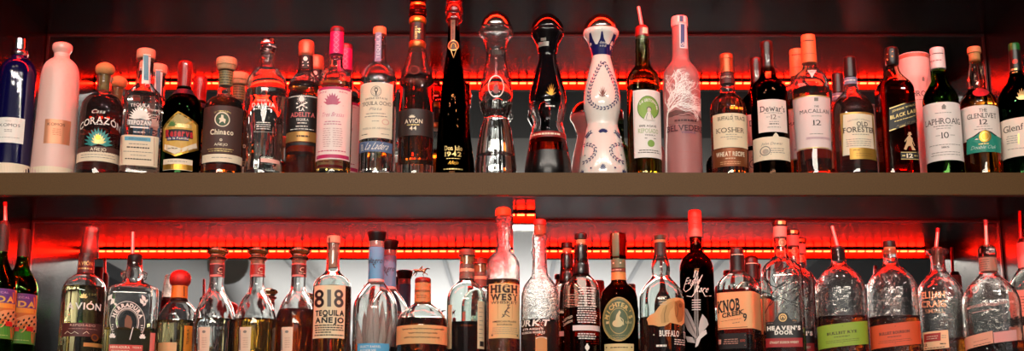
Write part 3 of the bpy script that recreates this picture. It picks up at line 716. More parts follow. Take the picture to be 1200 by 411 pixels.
FROST = frosted('c48482', .35, .32)
b = Bottle('vodka_bottle', 'pink frosted vodka bottle etched with a pale bare tree', 'bottle', (800.5, 170),
           [(29, 8.8, 1), (50, 9.2), (68, 9.6), (73, 11), (77, 14), (81, 17.4), (86, 20.2), (93, 21.4), (105, 21.8), (199, 22)], FROST, solid=True, body='frosted_body')
b.lathe('cap', [(18, 8.6), (18.3, 9.5), (29, 9.9, 1), (29.5, 9, 1)], pm('e5b4b0', .35)); b.on(None, 2); b.rect(796.3, 800.5, 18.6, 25.5, pm('2c4a74', .4)); b.rect(794, 803.2, 18.6, 25.5, pm('ede4e0', .4), up=0)
b.patch('neck_strip', 796.2, 804.8, 27.5, 56.5, pm('e9e2e4', .5)); b.rect(797.6, 801.8, 28.5, 55, pm('31518a', .5)); b.t('VODKA', 799.6, 42, 20, 2.4, WHITE, .02, turn=True, up=2); b.ell(799.6, 52.5, 1.6, 1.6, WHITE, .6, up=3)
b.on(None, 1); ETCH = pm('fff6f2', .5)
def branch(x, y, ang, l, w, d):
    pts = [(x, y)]; a = ang
    for k in range(4):
        a += random.uniform(-.16, .16); x += cos(a)*l/4; y -= sin(a)*l/4; pts.append((x, y))
    pts = [(min(820.5, max(779.5, px)), max(82, py)) for px, py in pts]
    b.stroke(pts, w, ETCH, name='etched_tree', w1=w*.6)
    if d and l > 3:
        for k in range(3 if d > 2 else 2): branch(*pts[[4, 3, 2][k]], a + random.choice((-1, 1))*random.uniform(.3, .75), l*random.uniform(.62, .82), max(.5, w*.66), d-1)
random.seed(11)
b.stroke([(781.3, 200), (781.2, 170), (781.8, 150), (782.5, 132)], 2., ETCH, name='etched_tree', w1=1.6)
for a0, l, y in ((1.35, 14, 132), (.95, 17, 131), (.6, 19, 130), (1.15, 16, 122), (.35, 18, 127), (.75, 20, 124), (1.0, 15, 116)): branch(782.6, y, a0, l, 1.5, 4)
b.poly([(782, 131), (792, 128.5), (806, 131), (822, 136), (822, 139), (782, 137)], pm('6e4440', .6), 1, 'window_print', sub=3); b.rect(782, 822, 136, 144.5, pm('9a6460', .6), 1, 'window_print')
b.fine(803, 141, 26, pm('4c2428', .6), h=2.2, up=3); b.t('BELVEDERE', 804.5, 149.7, 35, 6.6, pm('4a2430', .5), .012, 1, up=3); b.t('VODKA', 807, 155.2, 16, 2.2, pm('7a5a8a', .5), .01, up=3)
b.fine(808, 178, 26, pm('cf8f8c', .5), n=1, h=.8); b.fine(809, 187, 22, pm('cf8f8c', .5), h=.8); b.done()
# ------------------------------------------------------------------ upper shelf, right half
b = Bottle('whiskey_bottle', 'amber bourbon bottle with a cream label over a copper band, right of the frosted vodka', 'bottle', (855, 170),
           [(84, 7, 1), (94, 8.4), (101, 9.2), (108, 8.4), (111, 9), (114, 13), (119, 18), (126, 21), (134, 21.4), (199, 21.4)], FLINT, level=112, liq=L_DARK)
b.lathe('cap', [(62, 6.5), (62.4, 7.8), (67.5, 8.1, 1), (68, 7.5), (84, 7.7, 1)], pm('bf5f38', .35, .5), label='copper foil cap')
b.on(None, 1); b.band('neck_label', 85, 97, pm('4a1c1a', .5)); b.t('BUFFALO', 851, 90, 11, 2, CREAM, slant=.2)
b.patch('front_label', 836, 875.3, 132.5, 172.5, pm('ecd7b4', .55)); b.t('BUFFALO', 849.5, 138.3, 16.5, 4.2, BROWNP, .01, 1); b.t('TRACE', 867, 138.3, 11, 4.2, BROWNP, .01, 1); b.stroke([(857.5, 134), (859, 143)], .4, GREYP)
b.t('KOSHER', 856, 152.3, 31, 5.6, BROWNP, .0, 1); b.fine(857, 157.5, 13); b.fine(857, 160.3, 28); b.fine(858, 163, 14)
b.patch('copper_band', 835.5, 875.4, 173.2, 194.5, pm('8a4a26', .4, .4)); b.t('WHEAT RECIPE', 856, 180.2, 32, 5, CREAM, .025); b.fine(856, 185.5, 13, CREAM); b.fine(856, 189.5, 26, pm('e0a878', .5), n=2, dv=2.2); b.done()

b = Bottle('whiskey_bottle', 'very dark scotch bottle with two cream labels, its lower one curved', 'bottle', (903.6, 170),
           [(72, 6.9), (80, 7.6), (88, 8.8), (93, 11.5), (98, 17), (104, 20.6), (112, 21.6), (199, 21.8)], SMOKE, level=100, liq=L_BLACK)
b.lathe('cap', [(47.5, 6), (48, 7.2), (52, 7.4, 1), (64, 7, 1), (74, 7.2), (84, 8.4, 1), (85, 8)], pm('2a0c0c', .3, coat=.5), label='black foil cap')
b.on(None, 1); b.rect(897.5, 903, 84.5, 92, SILVER)
b.patch('front_label', 888.6, 921.2, 116.3, 154.5, pm('efdcd2', .55)); b.t("Dewar's", 906, 127.3, 27, 6.6, INK, .008, 1); b.fine(906, 132.3, 21); b.t('12', 906.5, 137, 6, 5.4, pm('7c4a3c', .5), 0, 1); b.fine(900, 137, 4); b.fine(913, 137, 4); b.fine(907, 142.5, 11); b.fine(907, 145.2, 12, INK, h=1); b.fine(907, 149, 17)
b.patch('lower_label', 883, 925.2, 160, 187.2, CREAM); b.on(b.cur, 1); b.poly([(904.5, 161.5), (907, 157.5), (909, 155.5), (911, 157.5), (913.5, 161.5)], CREAM, 1, 'label_tab')
b.ell(897, 176.3, 6.2, 5.6, GREYP, .8); b.ell(897.5, 177, 3.6, 3, pm('b9a898', .6)); b.stroke([(891, 181.5), (904, 180.5)], 1.2, GREYP); b.t('John Dewar', 905, 168, 24, 3, GREYP, slant=.4); b.fine(911, 174, 18, n=3, dv=2.4); b.done()
again(b, 886, 80, 2.78, 'very dark scotch bottle mostly hidden behind the one with a curved lower label')

OR = pm('dd7a46', .5)
b = Bottle('whiskey_bottle', 'orange-capped single malt bottle with a pale pink label, in front of its twin', 'bottle', (953, 160),
           [(72, 7.4), (80, 7.8), (83, 10.5), (87, 15.6), (92, 19.4), (99, 21.2), (106, 21.7), (125, 21.2), (199, 19.6)], CLEAR, level=106, liq=L_AMBER)
b.lathe('cap', [(39.8, 7.6), (40.2, 8.3), (46.5, 8.5, 1), (47.3, 8.3, 1), (48, 8.5, 1), (72.5, 8.9, 1), (73, 8, 1)], OR, label='orange foil cap'); b.on(None, 1); b.rect(939, 956, 47, 47.8, INK); b.rect(939, 956, 62.3, 62.9, pm('8c4a2a', .5))
b.poly([(946.3, 83.5), (956.5, 83.5), (951.5, 92)], pm('efe0da', .5), sub=1); b.fine(951.3, 85.5, 4)
b.patch('front_label', 930.6, 973.2, 111.5, 173.8, pm('f0d6d2', .55)); b.rect(930.8, 973, 111.5, 112.8, PALEGOLD); b.rect(933, 973, 172.4, 173.6, PALEGOLD)
b.rect(954, 958.5, 114.5, 118.5, GREYP); b.t('THE', 956.5, 124.8, 5.5, 2, INK, 0, 1); b.t('MACALLAN', 955.2, 130, 31, 4.2, INK, .0, 1); b.t('12', 957.5, 143.8, 8.6, 6, INK, 0, 1); b.fine(957, 136, 14); b.fine(957, 156.8, 17); b.rect(945, 972, 160, 163, pm('d9b9bd', .6)); b.fine(958, 161.5, 24, pm('b58a92', .6)); b.done()
again(b, 933.5, 70, 2.765, 'orange-capped single malt bottle standing behind its twin with the pale pink label')

b = Bottle('whiskey_bottle', 'dark bourbon bottle with a gold-bordered cream label and grey neck band', 'bottle', (1001, 165),
           [(89, 7.2, 1), (98, 7.6), (106, 8.8), (110, 11), (114, 15.5), (119, 20), (126, 23.4), (134, 24.7), (199, 24.7)], FLINT, level=119, liq=L_DARK)
b.lathe('cap', [(66, 6), (66.4, 7), (76, 7.2, 1), (89.5, 7.5, 1), (90, 7.2)], pm('2c1112', .35)); b.band('neck_band', 90, 98, pm('7d86a0', .5)); b.fine(996, 94, 13, WHITE, h=1.2)
b.patch('front_label', 986.2, 1026.2, 131.3, 181, pm('c79b50', .35, .5)); b.rect(988.5, 1026, 133.5, 181, pm('efe0c4', .55), 1)
b.t('KENTUCKY STRAIGHT', 1007, 140, 24, 1.6, GREYP, arc=1.2, up=2); b.t('OLD', 1010, 145.4, 12, 5, INK, .012, 1, up=2); b.t('FORESTER', 1008, 151.8, 32, 5.8, INK, .012, 1, up=2); b.fine(1008, 157.5, 20, up=2); b.fine(1006, 163, 30, n=4, dv=2.5, h=.6, up=2)
b.patch('gold_label', 996, 1025.6, 173.2, 186.5, pm('b98e3c', .35, .5), lev=3); b.fine(1004, 176, 8, BROWNP); b.fine(1012, 180, 20, pm('8a6526', .5), n=2, dv=2.6); b.done()
again(b, 981.5, 95, 2.785, 'dark bourbon bottle with grey neck band behind the gold-bordered label one')

b = Bottle('whiskey_bottle', 'square reddish scotch bottle with a slanted black label', 'bottle', (1052, 170),
           [(74, 6.8), (80, 7.2), (86, 9), (92, 12.5), (98, 16.8), (104, 19.4), (111, 20.4), (199, 20.4)], glass((.90, .80, .72)), sect=(5.5, 1., 84, 108), rot=17, level=99, liq=liquid((.62, .05, .02)))
b.lathe('cap', [(54.5, 6), (55, 7.6), (62, 8), (72, 8), (75, 7.2)], pm('1d1414', .35)); b.on(None, 1); b.stroke([(1039.5, 69), (1046, 66), (1054, 61)], 2.2, PALEGOLD); b.stroke([(1039.5, 63), (1046, 60.5), (1053, 57)], .8, PALEGOLD)
b.on(None, 1); b.poly([(1042.5, 127.5), (1077, 115.5), (1077, 140.5), (1042.5, 154)], pm('100d0d', .4), 1, 'slanted_label', sub=3)
b.stroke([(1042.5, 127.5), (1059, 121.6), (1077, 115.5)], 1.1, PALEGOLD, 2); b.stroke([(1042.5, 153.6), (1060, 147), (1077, 140.2)], 1.3, PALEGOLD, 2)
b.t('JOHNNIE WALKER', 1060, 126, 26, 2.2, PALEGOLD, .01, tilt=.32, up=3); b.t('BLACK LABEL', 1060.5, 133, 31, 4, PALEGOLD, .03, tilt=.31, up=3); b.fine(1060.5, 138.5, 27, PALEGOLD, h=.9, up=3, tilt=.33); b.t('Aged 12 years', 1064, 143.8, 24, 3, pm('7d6a48', .5), slant=.4, tilt=.31, up=3)
G2 = pm('d9a878', .4); E_ = [(1064.3, 158.5), (1066, 158.3), (1066.5, 160.5), (1068.6, 162.5), (1068, 168), (1069.5, 172), (1072, 176.3), (1068, 176), (1066.3, 171), (1063.5, 171.5), (1061.5, 176), (1058.8, 175), (1061.2, 168.5), (1062.3, 163), (1060, 166.5), (1059.3, 165.8), (1062.6, 160.8)]
b.poly(E_, G2, 2, 'striding_figure', sub=1); b.rect(1062.8, 1067.5, 157.2, 158.2, G2, 2, 'striding_figure'); b.rect(1063.7, 1066.6, 155, 157.4, G2, 2, 'striding_figure'); b.stroke([(1067.5, 163), (1070.8, 171)], .5, G2, 2, 'striding_figure')
b.patch('age_label', 1055.5, 1075.5, 178, 187, pm('141010', .4)); b.t('12', 1065.5, 182.6, 7, 4.6, CREAM, .03); b.fine(1059, 182.6, 4, PALEGOLD, n=1, h=1.6); b.fine(1072.3, 182.6, 4, PALEGOLD, h=1.6); b.rect(1055.7, 1075.3, 178.2, 179, PALEGOLD); b.rect(1055.7, 1075.3, 186.2, 187, PALEGOLD); b.done()

b = Bottle('whiskey_tube', 'pale pink cardboard whiskey tube with a copper lid behind the slanted label bottle', 'tube', (1073.5, 110),
           [(66, 17.6, 1), (199, 17.6)], pm('ecc3bd', .5), Y=2.79, solid=True, body='cardboard_body', group=False)
b.lathe('lid', [(61.5, 16), (61.8, 17.6, 1), (66.2, 18, 1), (66.5, 17, 1)], pm('a86a58', .4)); b.on(None, 1); b.rect(1080, 1082.6, 91, 95, GREYP); b.poly([(1079.8, 92), (1081.3, 89), (1082.8, 92)], GREYP); b.t('LAPHROAIG', 1076.5, 109.5, 31, 6, INK, 0, 1); b.fine(1076, 117, 24); b.done()

b = Bottle('whiskey_bottle', 'green glass scotch bottle with a white cap and tall white label', 'bottle', (1106.3, 170),
           [(79, 7.2), (90, 7.8), (96, 9.4), (102, 13), (108, 17), (114, 19.8), (121, 21), (199, 21)], GREEN, level=104, liq=liquid((.30, .22, .06)))
b.lathe('cap', [(55, 7.2), (55.4, 8.2), (61.5, 8.3, 1), (62.3, 8.1, 1), (63, 8.4, 1), (79, 8.7, 1), (80, 7.6, 1)], pm('efe0de', .4)); b.on(None, 1); b.rect(1087, 1104.5, 62, 62.8, INK); b.fine(1096.5, 70.5, 13, pm('c88a8a', .5), h=1.2)
b.patch('front_label', 1083.2, 1126, 119.5, 187.5, pm('f1e4de', .55)); b.rect(1103.6, 1108, 124.5, 128, GREYP); b.poly([(1103, 125), (1105.8, 121.8), (1108.6, 125)], GREYP); b.fine(1105, 132, 19)
b.t('LAPHROAIG', 1104.7, 141.6, 37.5, 6.6, INK, .0, 1); b.fine(1105, 147.3, 24, INK); b.fine(1106, 150.2, 20); b.t('10', 1107.5, 158.3, 8, 7, INK, 0, 1); b.rect(1097, 1102, 158, 158.6, GREYP); b.rect(1113, 1118, 158, 158.6, GREYP); b.fine(1107, 169.2, 38); b.t('1815', 1108, 172.3, 8, 2, INK, 0, 1); b.fine(1108, 178, 36, n=2, dv=3); b.done()

b = Bottle('whiskey_bottle', 'scotch bottle with a cork stopper, red seal and teal lower label', 'bottle', (1150.5, 170),
           [(71, 6.4, 1), (76, 6.7), (84, 8.6), (92, 10), (99, 9.8), (104, 9.4), (108, 11.5), (112, 16), (117, 20), (124, 21.6), (199, 21.6)], glass((.94, .95, .90)), level=113, liq=L_AMBER)
b.lathe('stopper', [(54, 6.8), (54.3, 7.7), (60.5, 7.9, 1), (61.5, 7)], pm('d98d5c', .55, var=.1)); b.lathe('cork', [(61.2, 6.6, 1), (71, 6.2, 1)], CORK)
b.on(None, 1); b.ell(1149.2, 109, 9, 4.6, pm('c22a34', .35), name='red_seal')
b.patch('front_label', 1127.3, 1170.6, 123.2, 163, pm('f0dfd6', .55)); b.t('THE', 1151.5, 129, 9, 3.8, INK, 0, 1); b.t('GLENLIVET', 1151, 135.3, 31, 5.4, INK, .0, 1); b.t('12', 1152.5, 142.7, 8.4, 6, INK, 0, 1); b.fine(1152, 148, 16); b.fine(1152, 151, 22)
TEAL = pm('1f8d78', .5); b.on(b.cur, 1); b.poly([(1134, 161.5), (1142, 159), (1148, 155), (1154, 153), (1160, 155), (1165, 158.5), (1171, 160.5), (1171, 178), (1134, 178)], TEAL, 2, 'lower_label', sub=3)
b.stroke([(1134, 161.5), (1142, 159), (1148, 155), (1154, 153), (1160, 155), (1165, 158.5), (1171, 160.5)], 1.4, INK, 3); b.ell(1154, 160, 6.4, 6.8, GOLD, up=4); b.ell(1154, 160, 4.6, 5, PALEGOLD, .85, up=5); b.fine(1153, 168.6, 12, PALEGOLD, up=4, h=1); b.t('Double Oak', 1153, 172.2, 26, 4, pm('bfe0d4', .5), slant=.5, up=4); b.done()

b = Bottle('whiskey_bottle', 'dark green three-sided scotch bottle with a gold stag mark at the right end', 'bottle', (1198.5, 170),
           [(70, 6.4, 1), (80, 6.6), (90, 8), (97, 11.5), (103, 16), (109, 20), (116, 23), (124, 24.4), (199, 24.6)], DKGREEN, sect=(2.6, .95, 90, 115), level=106, liq=L_BLACK)
b.lathe('cap', [(50, 5.6), (50.4, 6.4), (58, 6.7, 1)], pm('1f6a2a', .35), label='green cap'); b.lathe('neck_foil', [(57.8, 6.5, 1), (87, 7.4, 1)], pm('14110f', .35)); b.on(None, 1); b.ell(1189.6, 72, 3, 3, pm('c23a28', .4)); b.fine(1189, 81, 8, PALEGOLD, h=2.2); b.fine(1189.5, 84.5, 7, PALEGOLD, h=1.4)
b.on(None, 1); b.agave(1197, 117, 13, 13, PALEGOLD, 7, fat=.2, spread=1.3); b.agave(1197, 108, 9, -9, PALEGOLD, 5, fat=.25, spread=1.2)
b.patch('front_label', 1172.3, 1219, 137.5, 182.5, pm('efdccb', .55), tilt=.06); b.t('Glenfiddich', 1200, 147.5, 41, 7.2, INK, .0, 1, tilt=.1); b.fine(1187, 158, 14, n=4, dv=2.6); b.rect(1193, 1195, 156, 168, PALEGOLD); b.t('12', 1207, 161, 9, 8, INK, 0, 1); b.fine(1200, 173, 36); b.done()
# ------------------------------------------------------------------ lower shelf, left half
LO = dict(shelf='lo')
PURP = pm('5f3f8c', .5); LEAFG = pm('4f9a34', .5); ORNG = pm('dd8a34', .5); YELG = pm('d9c25a', .5)
FOILB = pm('32211a', .55)
def mezcal(label, u, dv, Y):
    p = [(268, 6, 1), (300, 6.2), (309, 6.8), (315, 9), (322, 13), (331, 18), (339, 20.4), (348, 21), (412, 21)]
    b = Bottle('mezcal_bottle', label, 'bottle', (u, 350 + dv), [(v + dv,) + tuple(q) for v, *q in p], GREEN, Y=Y, level=326 + dv, liq=L_SILVER, **LO)
    b.lathe('neck_foil', [(267.5 + dv, 5.4), (268 + dv, 6.4), (272 + dv, 6.6, 1), (300 + dv, 7, 1)], FOILB, label='brown neck foil')
    c = b.au(370 + dv)
    b.patch('front_label', c - 20, c + 20, 343.5 + dv, 402 + dv, pm('c9762f', .55), nx=30); b.rect(c - 20, c + 20, 343.5 + dv, 360.5 + dv, PURP)
    b.rect(c - 20, c + 20, 360 + dv, 366 + dv, pm('e0a23c', .55)); b.rect(c - 20, c + 20, 385 + dv, 402 + dv, LEAFG)
    b.t('MEZCAL', c + 4, 348 + dv, 19, 2.2, pm('c9a8d8', .5), .01); b.t('VIDA', c + 3.6, 355.8 + dv, 31, 6.4, YELG, .035, up=2)
    BR = pm('1e120c', .6); mound = [(c - 20, 388), (c - 12, 380), (c - 2, 373), (c + 8, 368.5), (c + 20, 366), (c + 20, 387), (c - 20, 391)]
    b.poly([(x, v + dv) for x, v in mound], pm('e0a870', .6), 2, 'print', sub=3)
    for i in range(7):
        for j in range(5):
            x = c - 16 + i*5.6 + (j % 2)*2.6; v = 384 - (x - c + 16)*.42 + j*4.0
            if v < 387: b.leaf(x, v + dv, 4.6, 1.0, BR, .5, up=3, name='print')
    b.rect(c - 4, c + 1, 383 + dv, 388 + dv, pm('d9261c', .5), 4); b.rect(c + 9, c + 16, 381.5 + dv, 387 + dv, pm('d9261c', .5), 4)
    b.fine(c + 2, 398 + dv, 22, pm('bfd98a', .5), up=2)
    return b.done()
b = mezcal('green mezcal bottle with a red pour spout and sunset label, leftmost on lower shelf', -2, -6, 2.655)
b.lathe('pourer_stopper', [(258, 3.2), (259, 5), (262, 6.2, 1)], pm('201414', .4)); b.spout(6.2, 259, 6.2, 237.5, 1.9, pm('e0a098', .35, .3), pm('b01c1c', .4)); b.done()
mezcal('green mezcal bottle with brown neck foil and sunset label, second on lower shelf', 22.5, 0, 2.74)

b = Bottle('tequila_bottle', 'pale gold tequila bottle wearing an upturned clear plastic cup over its brown neck foil', 'bottle', (97.3, 360),
           [(303, 8.4, 1), (318, 8.6), (321, 9.6), (324, 14), (328, 19), (333, 23), (339, 24.6), (346, 25), (412, 25)], CLEAR, level=337, liq=L_PALE, **LO)
b.lathe('neck_foil', [(296, 7), (296.3, 8.8, 1), (320, 9.6, 1)], pm('5c2624', .4), label='maroon neck foil'); b.on(None, 1); b.t('AVIÓN', 100, 308.5, 15, 4.2, PALEGOLD, .02); b.fine(100, 314.5, 15, PALEGOLD, h=1.6)
# upturned tasting cup
cup = bmesh.new(); P_ = [(302, 11.2), (301, 11.6), (286, 9.9), (272, 8.7), (267, 8.2), (265.6, 7), (265.2, 0.3)]; Pi = [(266.4, .3), (267, 6.6), (272.5, 7.9), (286, 9.1), (302, 10.5)]
prev = None; N = 32
for v, r in P_ + Pi:
    ring = [cup.verts.new((b.mr(r, v)*sin(2*pi*k/N) + b.mr(2.2 + (302 - v)*.03, v), -b.mr(r, v)*cos(2*pi*k/N), b.zc(v))) for k in range(N)]
    if prev:
        for k in range(N): cup.faces.new((prev[k], prev[(k+1) % N], ring[(k+1) % N], ring[k]))
    else: first = ring
    prev = ring
for k in range(N): cup.faces.new((prev[k], prev[(k+1) % N], first[(k+1) % N], first[k]))
bmesh.ops.recalc_face_normals(cup, faces=cup.faces[:])
link('plastic_cup', cup, glass((.96, .9, .87), rough=.25), b.root, True)
b.on(None, 1); b.t('AVIÓN', 99, 358.5, 37, 7.6, WHITE, .02); b.agave(98, 349, 10, 6, PALEGOLD, 5, fat=.3)
b.patch('front_label', 73.6, 119, 378, 394, pm('5a2a26', .5)); b.t('REPOSADO', 97, 380.8, 28, 2.6, pm('d8a89a', .5), .015); b.fine(97, 385, 36, pm('b9847a', .5)); b.stroke([(77, 391), (80, 388), (84, 391), (88, 388.5), (92, 391)], .6, CREAM); b.stroke([(97, 391), (101, 388), (104, 390.5)], .6, CREAM)
b.ell(110, 394.5, 4.2, 4.4, COPPER, .6, up=2); b.ell(110, 394.5, 2.4, 2.6, pm('5a2a26', .5), up=2); b.on(None, 1); b.patch('tax_strip', 97.5, 118.5, 401, 405.5, pm('c98a4a', .5)); b.done()

b = Bottle('tequila_bottle', 'flat rectangular clear tequila bottle with a horseshoe print and a pour spout', 'bottle', (154, 370),
           [(300, 8.6), (312, 8.6), (318, 10), (326, 10.5), (331, 12), (334, 17), (336.5, 24), (339, 28.5), (343, 29.8), (412, 29.8)], CLEAR, sect=(5.5, .62, 326, 339), level=386, liq=L_PALE, Y=2.675, **LO)
b.lathe('pourer_stopper', [(296.5, 4), (297, 7.2), (299, 8.4), (303, 8, 1), (312, 6.8, 1)], pm('1b1515', .3, coat=.3)); b.spout(155.5, 297, 155.8, 272, 1.9, pm('d9a8a0', .3, .5))
for k in (0, 1): 
    bm = bmesh.new(); sx = 1 if k else -1; tube(bm, [(sx*b.mr(9, 320), 0, b.zc(319)), (sx*b.mr(13.5, 320), 0, b.zc(320.5)), (sx*b.mr(12.5, 320), 0, b.zc(326)), (sx*b.mr(9, 320), 0, b.zc(327))], [.0035]*4, 10); link('neck_ear', bm, CLEAR, b.root)
b.on(None, 1); hx, hy = 149.5, 377; a0, a1 = -.5, pi + .5
b.ell(hx, hy, 20, 24, WHITE, .97, a0=a0, a1=a1); b.ell(hx, hy, 18.8, 22.4, pm('2a2422', .5), .74, a0=a0, a1=a1); b.ell(hx, hy, 13.2, 16.2, WHITE, .94, a0=a0, a1=a1); b.ell(hx, hy, 11.6, 14.4, pm('b9b2a8', .5), .95, a0=a0, a1=a1)
for i, ch in enumerate('HERRADURA'):
    t = pi*.88 - i*(pi*.76)/8; c_, s_ = cos(t), sin(t); V, Fc, W_ = layout(ch, .045, 1); a, z = b.uv(hx + 16.2*c_, hy - 19.4*s_); k = .0018*4.0; th_ = t - pi/2
    b.add([(a + ((x - W_/2)*cos(th_) - (y - .5)*sin(th_))*k, z + ((x - W_/2)*sin(th_) + (y - .5)*cos(th_))*k) for x, y in V], Fc, WHITE, 'lettering', 2)
for sx in (-1, 1): b.agave(hx + sx*17, 396, 8, 6, WHITE, 5, fat=.4); b.fine(hx + sx*16.4, 381, 3, WHITE, n=4, dv=2.6, up=2)
b.poly([(146, 383), (146.5, 374), (149, 369), (153, 371), (155, 377), (154, 385)], pm('7a4a2c', .5), 1, sub=1); b.stroke([(152, 398), (156, 383)], 1, WHITE)
for u, v in ((130, 349), (168, 349), (133, 354), (166, 353)): b.leaf(u, v, 9, 1. if u < 150 else 2.1, WHITE, .5, name='frosted_leaves'); b.leaf(u + 3, v + 3, 6, 2.4 if u < 150 else .8, WHITE, .5, name='frosted_leaves')
b.on(None, 1); b.patch('front_label', 128.5, 166.5, 404, 416, pm('cc4236', .5)); b.t('HERRADURA', 141, 407, 22, 2.6, CREAM, .02, 1); b.t('TEQUILA', 160, 407, 10, 2, CREAM, .01); b.fine(141, 410.8, 24, CREAM)
b.patch('side_strip', 175, 180.5, 389, 411, pm('d4756a', .5)); b.done()

b = Bottle('tequila_bottle', 'squat clear tequila bottle with a round red wax stopper and orange neck seal', 'bottle', (208, 385),
           [(334, 8.8, 1), (349, 8.8), (352, 9.6), (356, 14), (362, 19.5), (369, 23), (378, 24.2), (412, 24.4)], CLEAR, level=377, liq=L_PALE, Y=2.745, **LO)
b.lathe('wax_stopper', [(316, 2), (316.6, 7), (319.5, 11.2), (324.5, 12.8), (330, 12.2), (334, 9.6), (335.5, 8)], pm('a3201a', .5, bump=.1, bscale=200.), label='matte red ball stopper')
b.lathe('neck_seal', [(333.5, 9.2, 1), (348.5, 9.9, 1)], pm('d9812e', .5), label='orange neck seal'); b.lathe('wire', [(349, 9.4), (350, 10.4), (352, 10.6), (353, 9.8)], pm('2a2220', .3, .8)); b.on(None, 1); b.rect(214.5, 216.2, 335, 347, pm('8c4a1c', .5))
b.patch('side_label', 215, 226, 381, 412, pm('d98a2c', .5)); b.t('TEQUILA', 219.5, 394, 18, 2.4, BROWNP, .01, turn=True); b.on(None, 1); b.patch('front_label', 186, 207, 401, 412, pm('d9ae7a', .55)); b.done()

def swirl(label, u, liq, bandmat, lv, label2, Y):
    b = Bottle('tequila_bottle', label, 'bottle', (u, 392), [(303, 8.3, 1), (325, 8.4), (338, 8.6), (343, 10.5), (349, 14.5), (357, 19), (366, 22.6), (376, 24.6), (386, 25.2), (412, 24.6)], CLEAR, level=lv, liq=liq, flute=(.022, 9, 338, 378, 130), Y=Y, **LO)
    b.lathe('stopper', [(289.6, 4), (290, 9.6), (291.6, 12.4), (293.6, 12.8), (295.5, 11.2), (298, 8.6), (300, 8.2)], glass((.98, .82, .66)), label='flared glass stopper'); b.lathe('gold_medal', [(289.3, 4, 1), (290.2, 8, 1), (290.4, 6)], GOLD, inner=True)
    b.lathe('flange', [(299.5, 8), (300.5, 11), (302, 11.6), (303.5, 9.4), (304.5, 8.4)], glass((.98, .9, .86)))
    b.lathe('stopper_plug', [(303.6, 7, 1), (309, 6.6, 1)], pm('d99a78', .5), inner=True)
    b.band('neck_band', 308.5, 322.5, bandmat, label=label2); b.t('C', b.au(315) + 3.5, 315.5, 4.4, 5, CREAM, .0, slant=.2); b.fine(b.au(315) + 3.5, 320, 8, CREAM); b.rect(b.au(309) - 8, b.au(309) + 8, 308.6, 309.6, pm('d98a84', .5)); b.rect(b.au(309) - 8, b.au(309) + 8, 321.6, 324, pm('d98a84', .5))
    c = b.au(395); b.patch('front_label', c - 17.5, c - 4.5, 383, 414, pm('ecccb2', .55), parent=None); b.rect(c - 17.5, c - 16, 386, 410, GREYP); b.ell(c - 11, 388.5, 2, 1.6, GREYP); b.fine(c - 10.5, 396, 6, pm('c9a08c', .5), n=5, dv=2.6)
    return b.done()
swirl('swirl-shouldered tequila bottle of clear spirit with a flared stopper and dark neck band', 250.5, L_SILVER, pm('4a2a2c', .45), 375, 'dark brown neck band', 2.70)
swirl('swirl-shouldered tequila bottle of golden spirit with a red neck band', 298.5, L_GOLD, pm('a8322a', .45), 375, 'red neck band', 2.665)
swirl('swirl-shouldered tequila bottle of dark amber spirit with a brown neck band', 347.5, L_DARK, pm('4c2a22', .45), 364, 'brown neck band', 2.712)

b = Bottle('tequila_bottle', 'amber tequila bottle with a wooden cap and big black numerals on a cream label', 'bottle', (388.3, 370),
           [(284, 7.2, 1), (300, 7.4), (316, 8), (320, 9.4), (323, 13), (327, 18), (332, 21.4), (339, 22.6), (412, 22.8)], FLINT, level=337, liq=L_AMBER, Y=2.655, **LO)
b.lathe('stopper', [(275.8, 7), (276, 7.8), (284, 8.1, 1), (284.4, 7, 1)], pm('d9a080', .6, var=.12), label='pale wooden cap'); b.on(None, 1); b.rect(385.5, 387, 278, 292, INK); b.lathe('cork', [(285, 6, 1), (313, 5.4, 1)], pm('d9a890', .6), inner=True)
b.patch('front_label', 367.8, 404, 334, 396, pm('f0d9b2', .55)); SG = pm('161214', .5)
E8 = pm('4a4442', .45)
for u_, m8 in ((374.5, SG), (396.8, E8)): b.ell(u_, 344.5, 5.1, 5.4, m8, .42, name='numeral'); b.ell(u_, 354, 5.5, 6., m8, .42, name='numeral')
b.rect(383.6, 388, 339.4, 359.3, pm('6a6460', .45), name='lettering'); b.t('TEQUILA', 385.8, 366.6, 32, 6, SG, .04, up=2); b.t('AÑEJO', 385.5, 375, 32, 6, SG, .04)
b.fine(385.8, 381, 33, INK, n=3, dv=2.7, h=1.3, ragged=.02); b.fine(379, 389.2, 20, INK, h=1.3); b.fine(385.5, 392.4, 33, INK, h=1.3, ragged=.02); b.done()

SKY = pm('58a8d4', .5)
b = Bottle('tequila_bottle', 'clear tequila bottle with black stopper, sky blue neck sleeve and glass agave inside', 'bottle', (439.3, 380),
           [(281, 8.6, 1), (289, 8.8), (328, 8.6), (331, 9.6), (336, 13.6), (342, 18), (349, 22.4), (356, 25), (364, 26), (412, 26)], CLEAR, base=.012, Y=2.685, **LO)
b.lathe('stopper', [(269.6, 9.5), (270, 11.4), (272, 11.5), (281.4, 9.2, 1), (282, 7, 1)], BLKCAP, label='black flared stopper'); b.lathe('plug', [(282, 7.4, 1), (288.6, 7.2, 1)], pm('e8d4cc', .5), inner=True)
b.band('neck_sleeve', 289, 326.5, SKY, .6, 'sky blue neck sleeve'); b.t('milagro', 438.5, 305, 15.5, 6, INK, .0, slant=.35); b.stroke([(437, 309), (439.5, 314)], .8, INK); b.lathe('neck_ring', [(326.3, 9), (327.5, 9.6), (330, 9.6), (331, 9.4)], pm('e3c9c2', .3))
bm = bmesh.new(); random.seed(5)
